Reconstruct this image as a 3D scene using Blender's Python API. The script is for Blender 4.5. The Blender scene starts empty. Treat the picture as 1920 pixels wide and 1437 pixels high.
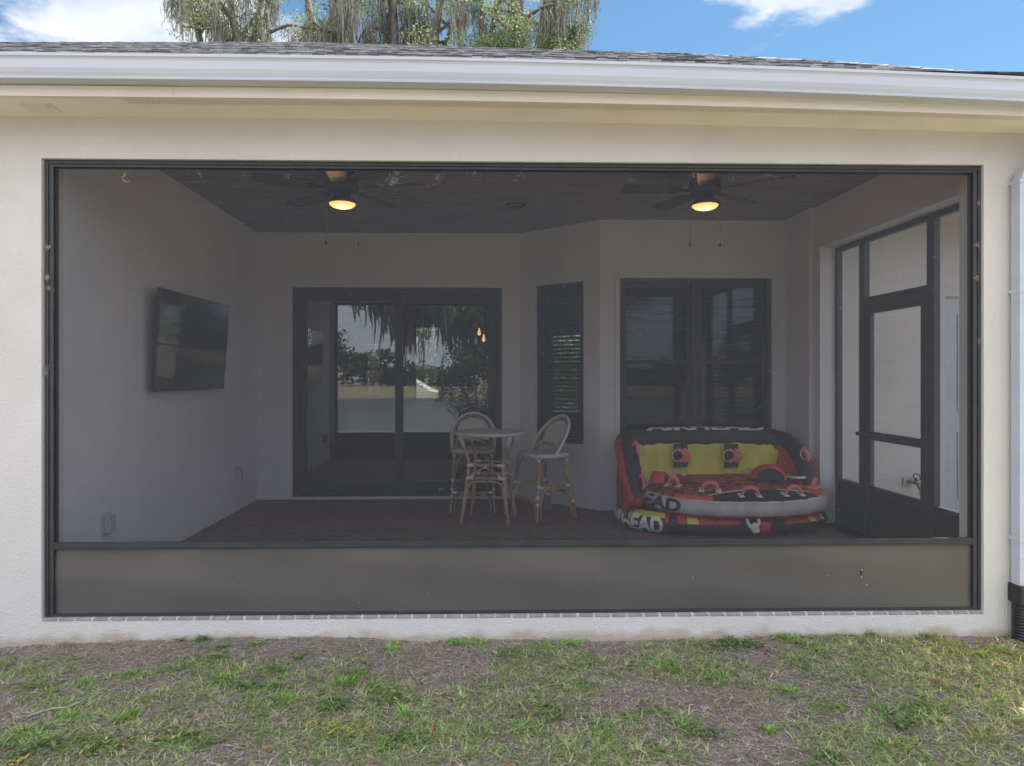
import bpy, bmesh, math, random
import numpy as np
from mathutils import Vector, Matrix, noise as mnoise
random.seed(7); RNG = np.random.default_rng(7)
R = math.radians
scene = bpy.context.scene
C = scene.collection

# ------------------------------------------------------------------ camera, sky, sun, exposure
EYE = 1.39; F = 1250.0; YAW = math.atan(27/1250)
cam = bpy.data.objects.new('camera', bpy.data.cameras.new('camera')); C.objects.link(cam)
cam.location = (0, 0, EYE); cam.rotation_euler = (R(90), 0, -YAW)
cam.data.sensor_width = 36; cam.data.lens = F/1920*36
cam.data.shift_x = 28/1920; cam.data.shift_y = -13/1920
cam.data.clip_end = 2000; cam.data.clip_start = 0.05
scene.camera = cam
scene.render.resolution_x = 1024; scene.render.resolution_y = 766
scene.render.engine = 'CYCLES'
scene.cycles.transparent_max_bounces = 24; scene.cycles.max_bounces = 10
scene.cycles.glossy_bounces = 6; scene.cycles.diffuse_bounces = 5

SUN_EL = R(62); SUN_AZ = (0.75, 0.66)          # horizontal direction TOWARDS the sun
world = bpy.data.worlds.new("World"); scene.world = world; world.use_nodes = True
nt = world.node_tree; nt.nodes.clear()
N = nt.nodes.new; L = nt.links.new
out = N('ShaderNodeOutputWorld'); bg = N('ShaderNodeBackground'); bg.inputs[1].default_value = 0.055
sky = N('ShaderNodeTexSky'); sky.sky_type = 'NISHITA'; sky.sun_disc = False
sky.sun_elevation = SUN_EL; sky.sun_rotation = math.atan2(SUN_AZ[0], SUN_AZ[1])
sky.air_density = 1.0; sky.dust_density = 0.1; sky.ozone_density = 1.2
tc = N('ShaderNodeTexCoord'); sep = N('ShaderNodeSeparateXYZ'); L(tc.outputs['Generated'], sep.inputs[0])
def mth(op, a, b=None, c=None, clamp=False):
    n = N('ShaderNodeMath'); n.operation = op; n.use_clamp = clamp
    for i, v in enumerate((a, b, c)):
        if v is None: continue
        if isinstance(v, (int, float)): n.inputs[i].default_value = v
        else: L(v, n.inputs[i])
    return n.outputs[0]
zc = mth('MAXIMUM', sep.outputs[2], 0.03)
u = mth('DIVIDE', sep.outputs[0], zc); v = mth('DIVIDE', sep.outputs[1], zc)
cmb = N('ShaderNodeCombineXYZ'); L(u, cmb.inputs[0]); L(v, cmb.inputs[1])
nz = N('ShaderNodeTexNoise'); nz.inputs['Scale'].default_value = 1.7; nz.inputs['Detail'].default_value = 9; nz.inputs['Roughness'].default_value = 0.58
L(cmb.outputs[0], nz.inputs['Vector'])
def mrange(val, a, b, c=0.0, d=1.0):
    n = N('ShaderNodeMapRange'); n.interpolation_type = 'SMOOTHSTEP'
    L(val, n.inputs[0]); n.inputs[1].default_value = a; n.inputs[2].default_value = b
    n.inputs[3].default_value = c; n.inputs[4].default_value = d
    return n.outputs[0]
left = mrange(u, -0.05, -0.75)                     # cloud bank left of the house
top = mth('MULTIPLY', mrange(v, 1.86, 1.62), mrange(u, 1.35, 0.85))   # cloud edge at the top, right of centre
back = mrange(v, 0.4, -0.6)                        # unseen cloud added behind the camera to light the house front
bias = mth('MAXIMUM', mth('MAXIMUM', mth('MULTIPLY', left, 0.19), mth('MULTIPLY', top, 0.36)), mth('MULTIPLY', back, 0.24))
cov = mth('ADD', nz.outputs[0], bias)
cl = mrange(cov, 0.60, 0.74)
nz2 = N('ShaderNodeTexNoise'); nz2.inputs['Scale'].default_value = 3.3; nz2.inputs['Detail'].default_value = 6
L(cmb.outputs[0], nz2.inputs['Vector'])
ccol = N('ShaderNodeMix'); ccol.data_type = 'RGBA'
L(mrange(nz2.outputs[0], 0.35, 0.65), ccol.inputs[0])
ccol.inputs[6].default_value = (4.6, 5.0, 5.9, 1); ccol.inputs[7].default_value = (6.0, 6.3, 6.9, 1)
lit = mrange(v, 0.5, -0.8, 1.0, 2.3)               # extra brightness given to the added rear cloud, to raise the wall light
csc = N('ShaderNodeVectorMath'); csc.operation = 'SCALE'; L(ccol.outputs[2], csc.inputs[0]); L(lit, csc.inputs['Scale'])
mixc = N('ShaderNodeMix'); mixc.data_type = 'RGBA'
stn = N('ShaderNodeVectorMath'); stn.operation = 'MULTIPLY'; L(sky.outputs[0], stn.inputs[0]); stn.inputs[1].default_value = (.68,.88,.90)   # clean humid blue
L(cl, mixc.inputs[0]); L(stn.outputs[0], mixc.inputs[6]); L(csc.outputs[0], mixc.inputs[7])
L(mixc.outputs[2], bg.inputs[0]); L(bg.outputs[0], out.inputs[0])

sl = bpy.data.lights.new('sun', 'SUN'); sl.energy = 5.0; sl.angle = R(0.5); sl.color = (1, .95, .87)
so = bpy.data.objects.new('sun', sl); C.objects.link(so)
hd = Vector((SUN_AZ[0], SUN_AZ[1], 0)).normalized()
sdir = Vector((hd.x*math.cos(SUN_EL), hd.y*math.cos(SUN_EL), math.sin(SUN_EL)))
so.rotation_euler = sdir.to_track_quat('Z', 'Y').to_euler(); so.location = (10, 10, 30)
scene.view_settings.view_transform = 'Standard'; scene.view_settings.look = 'None'
scene.view_settings.exposure = 1.62; scene.view_settings.gamma = 1.0

def at(px, py, Y):
    """world point on the plane y = Y seen at photo pixel px,py (used to measure the place)"""
    uu = (px-932)/F; vv = (705-py)/F; s, c = math.sin(YAW), math.cos(YAW)
    rx = s + c*uu; ry = c - s*uu; t = Y/ry
    return Vector((rx*t, Y, EYE + vv*t))

# ------------------------------------------------------------------ helpers
def tag(o, label=None, cat=None, group=None, kind=None):
    if label: o['label'] = label
    if cat: o['category'] = cat
    if group: o['group'] = group
    if kind: o['kind'] = kind
    return o
def empty(name, loc=(0,0,0), rz=0, **k):
    o = bpy.data.objects.new(name, None); C.objects.link(o); o.location = loc; o.rotation_euler = (0,0,rz)
    o.empty_display_size = .2
    return tag(o, **k)
class MB:
    def __init__(s): s.v = []; s.f = []; s.m = []; s.sm = []
    def add(s, vs, fs, mi=0, smooth=False):
        b = len(s.v); s.v += [tuple(p) for p in vs]
        for f in fs: s.f.append(tuple(b+i for i in f)); s.m.append(mi); s.sm.append(smooth)
        return s
    def box(s, a, b, mi=0):
        x0,y0,z0 = a; x1,y1,z1 = b
        if x0>x1: x0,x1=x1,x0
        if y0>y1: y0,y1=y1,y0
        if z0>z1: z0,z1=z1,z0
        vs = [(x0,y0,z0),(x1,y0,z0),(x1,y1,z0),(x0,y1,z0),(x0,y0,z1),(x1,y0,z1),(x1,y1,z1),(x0,y1,z1)]
        return s.add(vs, [(0,3,2,1),(4,5,6,7),(0,1,5,4),(1,2,6,5),(2,3,7,6),(3,0,4,7)], mi)
    def quad(s, a, b, c, d, mi=0): return s.add([a,b,c,d], [(0,1,2,3)], mi)
    def tube(s, pts, r, n=10, mi=0, cap=True, closed=False):
        pts = [Vector(p) for p in pts]; m = len(pts)
        rr = r if isinstance(r, (list, tuple)) else [r]*m
        prev = None; rings = []
        for i, p in enumerate(pts):
            if closed: t = pts[(i+1)%m]-pts[i-1]
            else: t = (pts[min(i+1,m-1)]-pts[max(i-1,0)])
            t.normalize()
            if prev is None:
                a = Vector((0,0,1)) if abs(t.z) < .9 else Vector((1,0,0))
                prev = t.cross(a).normalized()
            prev = (prev - t*prev.dot(t)).normalized(); bn = t.cross(prev)
            rings.append([p + (prev*math.cos(2*math.pi*k/n)+bn*math.sin(2*math.pi*k/n))*rr[i] for k in range(n)])
        vs = [q for g in rings for q in g]; fs = []
        for i in range(m if closed else m-1):
            j = (i+1) % m
            for k in range(n):
                k2 = (k+1)%n; fs.append((i*n+k, i*n+k2, j*n+k2, j*n+k))
        if cap and not closed:
            fs.append(tuple(range(n-1,-1,-1))); fs.append(tuple((m-1)*n+k for k in range(n)))
        return s.add(vs, fs, mi, True)
    def lathe(s, c, prof, n=24, mi=0, axis='z'):
        vs = []; fs = []
        for (r, h) in prof:
            for k in range(n):
                a = 2*math.pi*k/n
                if axis == 'z': vs.append((c[0]+r*math.cos(a), c[1]+r*math.sin(a), c[2]+h))
                elif axis == 'y': vs.append((c[0]+r*math.cos(a), c[1]+h, c[2]+r*math.sin(a)))
                else: vs.append((c[0]+h, c[1]+r*math.cos(a), c[2]+r*math.sin(a)))
        for i in range(len(prof)-1):
            for k in range(n):
                k2=(k+1)%n; fs.append((i*n+k, i*n+k2, (i+1)*n+k2, (i+1)*n+k))
        return s.add(vs, fs, mi, True)
    def build(s, name, mats, parent=None, bevel=0, recalc=True, **k):
        me = bpy.data.meshes.new(name); me.from_pydata(s.v, [], s.f); me.update()
        if not isinstance(mats, (list, tuple)): mats = [mats]
        for m in mats: me.materials.append(m)
        me.polygons.foreach_set('material_index', s.m); me.polygons.foreach_set('use_smooth', s.sm)
        if recalc:
            bm = bmesh.new(); bm.from_mesh(me); bmesh.ops.recalc_face_normals(bm, faces=bm.faces); bm.to_mesh(me); bm.free()
        o = bpy.data.objects.new(name, me); C.objects.link(o)
        if parent: o.parent = parent
        if bevel:
            b = o.modifiers.new('bevel', 'BEVEL'); b.width = bevel; b.segments = 2; b.limit_method = 'ANGLE'; b.angle_limit = R(40)
            b.harden_normals = False
        return tag(o, **k)
def build_split(mb, name, mats, par, fn=None, **k):
    """each separate piece of the mesh becomes a part of its own"""
    parent = list(range(len(mb.v)))
    def find(a):
        while parent[a] != a: parent[a] = parent[parent[a]]; a = parent[a]
        return a
    for f in mb.f:
        for q in f[1:]: parent[find(q)] = find(f[0])
    groups = {}
    for i, f in enumerate(mb.f): groups.setdefault(find(f[0]), []).append(i)
    outp = []
    for g in groups.values():
        idx = sorted({q for i in g for q in mb.f[i]}); mp = {q:j for j,q in enumerate(idx)}; n = MB()
        n.v = [mb.v[q] for q in idx]; n.f = [tuple(mp[q] for q in mb.f[i]) for i in g]; n.m = [mb.m[i] for i in g]; n.sm = [mb.sm[i] for i in g]
        outp.append(fn(n, name, mats, par, **k) if fn else n.build(name, mats, par, **k))
    return outp
def npmesh(name, V, Fq, mats, parent=None, cols=None, midx=None, smooth=False, **k):
    """fast mesh from numpy arrays; Fq is (n,3) or (n,4); cols per vertex"""
    me = bpy.data.meshes.new(name); nv = len(V); nf, kk = Fq.shape
    me.vertices.add(nv); me.vertices.foreach_set('co', np.asarray(V, dtype=np.float32).ravel())
    me.loops.add(nf*kk); me.loops.foreach_set('vertex_index', Fq.astype(np.int32).ravel())
    me.polygons.add(nf); me.polygons.foreach_set('loop_start', np.arange(0, nf*kk, kk, dtype=np.int32))
    me.polygons.foreach_set('loop_total', np.full(nf, kk, dtype=np.int32))
    if not isinstance(mats, (list, tuple)): mats = [mats]
    for m in mats: me.materials.append(m)
    if midx is not None: me.polygons.foreach_set('material_index', midx.astype(np.int32))
    me.polygons.foreach_set('use_smooth', np.full(nf, smooth))
    me.update(calc_edges=True)
    if cols is not None:
        a = me.color_attributes.new('col', 'FLOAT_COLOR', 'POINT')
        cc = np.ones((nv,4), dtype=np.float32); cc[:,:3] = cols; a.data.foreach_set('color', cc.ravel())
    me.validate()
    o = bpy.data.objects.new(name, me); C.objects.link(o)
    if parent: o.parent = parent
    return tag(o, **k)
def smoothpath(pts, sub=6, closed=False):
    pts = [Vector(p) for p in pts]; n = len(pts); outp = []
    rng = range(n if closed else n-1)
    for i in rng:
        if closed: p0,p1,p2,p3 = pts[i-1], pts[i], pts[(i+1)%n], pts[(i+2)%n]
        else: p0,p1,p2,p3 = pts[max(i-1,0)], pts[i], pts[i+1], pts[min(i+2,n-1)]
        for k in range(sub):
            t = k/sub
            outp.append(0.5*((2*p1)+(p2-p0)*t+(2*p0-5*p1+4*p2-p3)*t*t+(3*p1-p0-3*p2+p3)*t**3))
    if not closed: outp.append(pts[-1])
    return outp
def copy_tree(o, parent=None):
    c = o.copy(); C.objects.link(c)
    if parent: c.parent = parent
    for ch in [x for x in list(bpy.data.objects) if x.parent == o]: copy_tree(ch, c)
    return c

# ------------------------------------------------------------------ materials
def mat(name, col, rough=.7, col2=None, nscale=5, detail=4, bump=0, bscale=60, bdetail=3, metal=0, spec=.5, stretch=(1,1,1),
        emit=None, estr=0, bstretch=(1,1,1), lo=.35, hi=.65, coat=0, subs=0, rough2=None):
    m = bpy.data.materials.new(name); m.use_nodes = True; t = m.node_tree; b = t.nodes['Principled BSDF']
    b.inputs['Base Color'].default_value = (*col, 1); b.inputs['Roughness'].default_value = rough
    b.inputs['Metallic'].default_value = metal; b.inputs['Specular IOR Level'].default_value = spec
    if coat: b.inputs['Coat Weight'].default_value = coat
    tcn = t.nodes.new('ShaderNodeTexCoord')
    if col2 is not None:
        mp = t.nodes.new('ShaderNodeMapping'); mp.inputs['Scale'].default_value = stretch
        t.links.new(tcn.outputs['Object'], mp.inputs[0])
        n = t.nodes.new('ShaderNodeTexNoise'); n.inputs['Scale'].default_value = nscale; n.inputs['Detail'].default_value = detail
        t.links.new(mp.outputs[0], n.inputs['Vector'])
        r = t.nodes.new('ShaderNodeValToRGB'); r.color_ramp.elements[0].position = lo; r.color_ramp.elements[1].position = hi
        r.color_ramp.elements[0].color = (*col,1); r.color_ramp.elements[1].color = (*col2,1)
        t.links.new(n.outputs[0], r.inputs[0]); t.links.new(r.outputs[0], b.inputs['Base Color'])
        if rough2 is not None:
            mr = t.nodes.new('ShaderNodeMapRange'); mr.inputs[1].default_value = lo; mr.inputs[2].default_value = hi
            mr.inputs[3].default_value = rough; mr.inputs[4].default_value = rough2
            t.links.new(n.outputs[0], mr.inputs[0]); t.links.new(mr.outputs[0], b.inputs['Roughness'])
    if bump:
        mp2 = t.nodes.new('ShaderNodeMapping'); mp2.inputs['Scale'].default_value = bstretch
        t.links.new(tcn.outputs['Object'], mp2.inputs[0])
        n2 = t.nodes.new('ShaderNodeTexNoise'); n2.inputs['Scale'].default_value = bscale; n2.inputs['Detail'].default_value = bdetail
        t.links.new(mp2.outputs[0], n2.inputs['Vector'])
        bp = t.nodes.new('ShaderNodeBump'); bp.inputs['Strength'].default_value = 1; bp.inputs['Distance'].default_value = bump
        t.links.new(n2.outputs[0], bp.inputs['Height']); t.links.new(bp.outputs[0], b.inputs['Normal'])
    if emit: b.inputs['Emission Color'].default_value = (*emit,1); b.inputs['Emission Strength'].default_value = estr
    return m
def attr_mat(name, rough=.7, trans=0.0, mul=1.0, spec=.3):
    m = bpy.data.materials.new(name); m.use_nodes = True; t = m.node_tree; b = t.nodes['Principled BSDF']
    a = t.nodes.new('ShaderNodeAttribute'); a.attribute_name = 'col'
    t.links.new(a.outputs['Color'], b.inputs['Base Color']); b.inputs['Roughness'].default_value = rough
    b.inputs['Specular IOR Level'].default_value = spec
    if trans:
        tr = t.nodes.new('ShaderNodeBsdfTranslucent'); t.links.new(a.outputs['Color'], tr.inputs[0])
        mx = t.nodes.new('ShaderNodeMixShader'); mx.inputs[0].default_value = trans
        t.links.new(b.outputs[0], mx.inputs[1]); t.links.new(tr.outputs[0], mx.inputs[2])
        t.links.new(mx.outputs[0], t.nodes['Material Output'].inputs[0])
    return m
def glass_mat(name, refl=.15, tint=(.6,.63,.62)):
    m = bpy.data.materials.new(name); m.use_nodes = True; t = m.node_tree; t.nodes.clear()
    o = t.nodes.new('ShaderNodeOutputMaterial'); tr = t.nodes.new('ShaderNodeBsdfTransparent'); tr.inputs[0].default_value = (*tint,1)
    g = t.nodes.new('ShaderNodeBsdfGlossy'); g.inputs['Roughness'].default_value = .0; g.inputs[0].default_value = (.95,.97,1,1)
    fr = t.nodes.new('ShaderNodeFresnel'); fr.inputs[0].default_value = 1.5
    ad = t.nodes.new('ShaderNodeMath'); ad.operation = 'ADD'; ad.inputs[1].default_value = refl; ad.use_clamp = True
    t.links.new(fr.outputs[0], ad.inputs[0])
    tcn = t.nodes.new('ShaderNodeTexCoord'); nn = t.nodes.new('ShaderNodeTexNoise'); nn.inputs['Scale'].default_value = 1.3
    bp = t.nodes.new('ShaderNodeBump'); bp.inputs['Distance'].default_value = .0012; bp.inputs['Strength'].default_value = .5
    t.links.new(tcn.outputs['Object'], nn.inputs['Vector']); t.links.new(nn.outputs[0], bp.inputs['Height']); t.links.new(bp.outputs[0], g.inputs['Normal'])
    mx = t.nodes.new('ShaderNodeMixShader'); t.links.new(ad.outputs[0], mx.inputs[0]); t.links.new(tr.outputs[0], mx.inputs[1]); t.links.new(g.outputs[0], mx.inputs[2])
    t.links.new(mx.outputs[0], o.inputs[0]); return m
def screen_mat(name, opacity=.39, col=(.040,.043,.055)):
    # woven insect mesh, far finer than a pixel: part of the light passes, part meets the charcoal threads
    m = bpy.data.materials.new(name); m.use_nodes = True; t = m.node_tree; t.nodes.clear()
    o = t.nodes.new('ShaderNodeOutputMaterial'); tr = t.nodes.new('ShaderNodeBsdfTransparent')
    d = t.nodes.new('ShaderNodeBsdfPrincipled'); d.inputs['Base Color'].default_value = (*col,1); d.inputs['Roughness'].default_value = .6
    tcn = t.nodes.new('ShaderNodeTexCoord')
    n1 = t.nodes.new('ShaderNodeTexNoise'); n1.inputs['Scale'].default_value = 1.1; n1.inputs['Detail'].default_value = 3
    t.links.new(tcn.outputs['Object'], n1.inputs['Vector'])
    mp = t.nodes.new('ShaderNodeMapping'); mp.inputs['Scale'].default_value = (30, 1, 420)
    n2 = t.nodes.new('ShaderNodeTexNoise'); n2.inputs['Scale'].default_value = 1; n2.inputs['Detail'].default_value = 1
    t.links.new(tcn.outputs['Object'], mp.inputs[0]); t.links.new(mp.outputs[0], n2.inputs['Vector'])
    a = t.nodes.new('ShaderNodeMath'); a.operation = 'MULTIPLY_ADD'; a.inputs[1].default_value = .10; a.inputs[2].default_value = opacity-.05-.09
    t.links.new(n1.outputs[0], a.inputs[0])
    b = t.nodes.new('ShaderNodeMath'); b.operation = 'MULTIPLY_ADD'; b.inputs[1].default_value = .18
    t.links.new(n2.outputs[0], b.inputs[0]); t.links.new(a.outputs[0], b.inputs[2])
    mx = t.nodes.new('ShaderNodeMixShader'); t.links.new(b.outputs[0], mx.inputs[0]); t.links.new(tr.outputs[0], mx.inputs[1]); t.links.new(d.outputs[0], mx.inputs[2])
    t.links.new(mx.outputs[0], o.inputs[0]); return m
def brick_mat(name, c1, c2, mortar, scale, bw, rh, msize, offset=.5, bump=.002, rough=.8, rot=(0,0,0), nvar=.3):
    m = bpy.data.materials.new(name); m.use_nodes = True; t = m.node_tree; b = t.nodes['Principled BSDF']
    tcn = t.nodes.new('ShaderNodeTexCoord'); mp = t.nodes.new('ShaderNodeMapping'); mp.inputs['Rotation'].default_value = rot
    t.links.new(tcn.outputs['Object'], mp.inputs[0])
    k = t.nodes.new('ShaderNodeTexBrick'); k.inputs['Scale'].default_value = scale; k.inputs['Brick Width'].default_value = bw
    k.inputs['Row Height'].default_value = rh; k.inputs['Mortar Size'].default_value = msize; k.offset = offset
    k.inputs['Color1'].default_value = (*c1,1); k.inputs['Color2'].default_value = (*c2,1); k.inputs['Mortar'].default_value = (*mortar,1)
    t.links.new(mp.outputs[0], k.inputs['Vector'])
    n = t.nodes.new('ShaderNodeTexNoise'); n.inputs['Scale'].default_value = 9; n.inputs['Detail'].default_value = 6
    t.links.new(tcn.outputs['Object'], n.inputs['Vector'])
    mr = t.nodes.new('ShaderNodeMapRange'); mr.inputs[3].default_value = 1-nvar; mr.inputs[4].default_value = 1+nvar; t.links.new(n.outputs[0], mr.inputs[0])
    vm = t.nodes.new('ShaderNodeVectorMath'); vm.operation = 'SCALE'; t.links.new(k.outputs[0], vm.inputs[0]); t.links.new(mr.outputs[0], vm.inputs['Scale'])
    t.links.new(vm.outputs[0], b.inputs['Base Color']); b.inputs['Roughness'].default_value = rough
    bp = t.nodes.new('ShaderNodeBump'); bp.inputs['Distance'].default_value = -bump; t.links.new(k.outputs['Fac'], bp.inputs['Height']); t.links.new(bp.outputs[0], b.inputs['Normal'])
    return m

def stucco(name, c, c2, stain=False):
    m = mat(name, c, .88, c2, nscale=1.6, detail=5, bump=.0055, bscale=88, bdetail=5, spec=.25)
    t = m.node_tree; b = t.nodes['Principled BSDF']
    if stain:
        # splash dirt and dried soil where the wall meets the bed, with a ragged upper edge
        tcn = [n for n in t.nodes if n.type == 'TEX_COORD'][0]
        sp = t.nodes.new('ShaderNodeSeparateXYZ'); t.links.new(tcn.outputs['Object'], sp.inputs[0])
        n = t.nodes.new('ShaderNodeTexNoise'); n.inputs['Scale'].default_value = 7; n.inputs['Detail'].default_value = 8; t.links.new(tcn.outputs['Object'], n.inputs['Vector'])
        a = t.nodes.new('ShaderNodeMath'); a.operation = 'MULTIPLY_ADD'; a.inputs[1].default_value = .15; t.links.new(n.outputs[0], a.inputs[0]); a.inputs[2].default_value = -.155
        s = t.nodes.new('ShaderNodeMath'); s.operation = 'SUBTRACT'; t.links.new(a.outputs[0], s.inputs[0]); t.links.new(sp.outputs[2], s.inputs[1])
        mr = t.nodes.new('ShaderNodeMapRange'); mr.inputs[1].default_value = -.01; mr.inputs[2].default_value = .04; mr.inputs[4].default_value = .75
        t.links.new(s.outputs[0], mr.inputs[0])
        n3 = t.nodes.new('ShaderNodeTexNoise'); n3.inputs['Scale'].default_value = 55; n3.inputs['Detail'].default_value = 5; t.links.new(tcn.outputs['Object'], n3.inputs['Vector'])
        r3 = t.nodes.new('ShaderNodeMapRange'); r3.inputs[1].default_value = .66; r3.inputs[2].default_value = .72; r3.inputs[4].default_value = .5; t.links.new(n3.outputs[0], r3.inputs[0])
        mxx = t.nodes.new('ShaderNodeMath'); mxx.operation = 'MAXIMUM'; t.links.new(mr.outputs[0], mxx.inputs[0])
        lowm = t.nodes.new('ShaderNodeMapRange'); lowm.inputs[1].default_value = .25; lowm.inputs[2].default_value = -.1; t.links.new(sp.outputs[2], lowm.inputs[0])
        ml = t.nodes.new('ShaderNodeMath'); ml.operation = 'MULTIPLY'; t.links.new(r3.outputs[0], ml.inputs[0]); t.links.new(lowm.outputs[0], ml.inputs[1]); t.links.new(ml.outputs[0], mxx.inputs[1])
        src = b.inputs['Base Color'].links[0].from_socket
        mx = t.nodes.new('ShaderNodeMix'); mx.data_type = 'RGBA'; t.links.new(mxx.outputs[0], mx.inputs[0]); t.links.new(src, mx.inputs[6]); mx.inputs[7].default_value = (.36,.28,.19,1)
        t.links.new(mx.outputs[2], b.inputs['Base Color'])
    return m
M = {}
M['stucco'] = stucco('exterior_stucco', (.57,.545,.535), (.525,.50,.488), True)
M['stucco_in'] = stucco('porch_stucco', (.64,.635,.68), (.60,.595,.635))
M['trim'] = mat('cream_trim', (.62,.575,.515), .5, (.58,.535,.475), 3)
M['white'] = mat('white_aluminium', (.45,.47,.53), .35, (.42,.44,.50), 2.5, 6, stretch=(.5,1,6))
M['soffit'] = mat('soffit_vinyl', (.72,.655,.585), .6, (.68,.615,.55), 4)
M['bronze'] = mat('bronze_aluminium', (.020,.022,.027), .5, (.032,.033,.037), 8, bump=.0003, bscale=30)
M['kick'] = mat('bronze_kick_panel', (.078,.071,.070), .42, (.092,.084,.082), 2.2, 8, rough2=.34)
M['mesh'] = screen_mat('insect_mesh')
M['mesh2'] = screen_mat('insect_mesh_side', .36)
M['glass'] = glass_mat('window_glass', .13, (.6,.63,.62))
M['wglass'] = glass_mat('blind_window_glass', -.012, (.6,.62,.64))
M['black'] = mat('dark_frame', (.012,.013,.016), .45, (.02,.02,.024), 6)
M['ceil'] = None
M['concrete'] = mat('concrete', (.42,.40,.37), .9, (.33,.31,.29), 6, 8, bump=.002)
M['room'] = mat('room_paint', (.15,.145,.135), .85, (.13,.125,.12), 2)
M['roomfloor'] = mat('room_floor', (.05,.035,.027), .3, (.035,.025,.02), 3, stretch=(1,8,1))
M['ceilroom'] = mat('room_ceiling_paint', (.5,.49,.47), .9)
M['blind'] = mat('blind_slat', (.28,.28,.31), .6, (.24,.24,.26), 4)
M['screenblack'] = mat('tv_glass', (.006,.007,.009), .03, spec=.6)
M['plastic'] = mat('grey_plastic', (.42,.42,.43), .45, (.36,.36,.37), 12)
M['shingle'] = brick_mat('asphalt_shingle', (.34,.325,.325), (.05,.048,.05), (.03,.03,.03), 1, .07, .025, .0012, bump=.006, nvar=.6, rough=.95)
M['paver'] = brick_mat('brick_paver', (.19,.115,.098), (.145,.09,.078), (.08,.06,.055), 1, .2, .1, .005, bump=.003, rot=(0,0,R(45)), nvar=.35)
M['brickedge'] = mat('brick_edge', (.33,.285,.29), .85, (.25,.21,.21), 14, bump=.002, bscale=40)
M['mortar'] = mat('mortar', (.66,.64,.65), .95, (.40,.39,.39), 20, bump=.002, bscale=60)
M['rattan'] = mat('rattan_pole', (.40,.27,.165), .42, (.25,.155,.09), 14, stretch=(1,1,.25), bump=.0006, bscale=60)
M['wrap'] = mat('white_wrapping', (.62,.61,.60), .55, (.50,.49,.48), 40, bump=.001, bscale=120)
# ------------------------------------------------------------------ ground, lake, far shore
YF = 3.84            # outer face of the porch wall
def gz(x, y):
    """height of the ground"""
    x = np.asarray(x, float); y = np.asarray(y, float)
    base = -.125 - .012*np.sin(x*1.7+.6) - .02*np.clip(np.abs(x+.2)-2.1, 0, 1.5)
    base = base - .035*np.clip(3.84-y, 0, 3)*0.35
    shore = -4.2 + .8*np.sin(x*.16+1) + .4*np.sin(x*.53)
    d = np.clip(shore-y, 0, 5)
    base = base - 1.5*(1-np.exp(-d*.9)) * (d > 0)
    far = np.clip(-56-4*np.sin(x*.05)-y, 0, 6)/6
    base = base + far*(1.5+.3)
    rear = np.clip(y-9, 0, 40)*0
    return base + rear
def fbm(x, y, s, seed=0, octv=4):
    """numpy value noise"""
    out_ = np.zeros_like(x); amp = 1; tot = 0
    for o in range(octv):
        fx = x*s + seed*17.3+o*5.1; fy = y*s + seed*9.7+o*3.3
        ix = np.floor(fx).astype(int); iy = np.floor(fy).astype(int); tx = fx-ix; ty = fy-iy
        tx = tx*tx*(3-2*tx); ty = ty*ty*(3-2*ty)
        def h(a, b):
            n = (a*374761393 + b*668265263 + seed*1442695) & 0x7fffffff
            n = ((n ^ (n >> 13))*1274126177) & 0x7fffffff
            return ((n ^ (n >> 16)) & 0xffff)/65535.
        vv = (h(ix,iy)*(1-tx)+h(ix+1,iy)*tx)*(1-ty)+(h(ix,iy+1)*(1-tx)+h(ix+1,iy+1)*tx)*ty
        out_ += vv*amp; tot += amp; amp *= .5; s *= 2
    return out_/tot
xs = np.unique(np.concatenate([np.linspace(-260,-20,25), np.linspace(-20,-5,31), np.linspace(-5,5,251), np.linspace(5,20,31), np.linspace(20,260,25)]))
ys = np.unique(np.concatenate([np.linspace(-260,-70,15), np.linspace(-70,-50,21), np.linspace(-50,-9,12), np.linspace(-9,1.5,60), np.linspace(1.5,3.9,70), np.linspace(3.9,20,20), np.linspace(20,400,25)]))
GX, GY = np.meshgrid(xs, ys); GZ = gz(GX, GY)
near = np.exp(-np.clip(np.abs(GX)-5,0,99))*np.exp(-np.clip(1.5-GY,0,99)*.6)
GZ += near*((fbm(GX,GY,2.2,3)-.5)*.05 + (fbm(GX,GY,14,4,3)-.5)*.022)
V = np.stack([GX.ravel(), GY.ravel(), GZ.ravel()], 1); nx = len(xs); ny = len(ys)
ii = (np.arange(ny-1)[:,None]*nx + np.arange(nx-1)[None,:]).ravel()
Fq = np.stack([ii, ii+1, ii+nx+1, ii+nx], 1)
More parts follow.
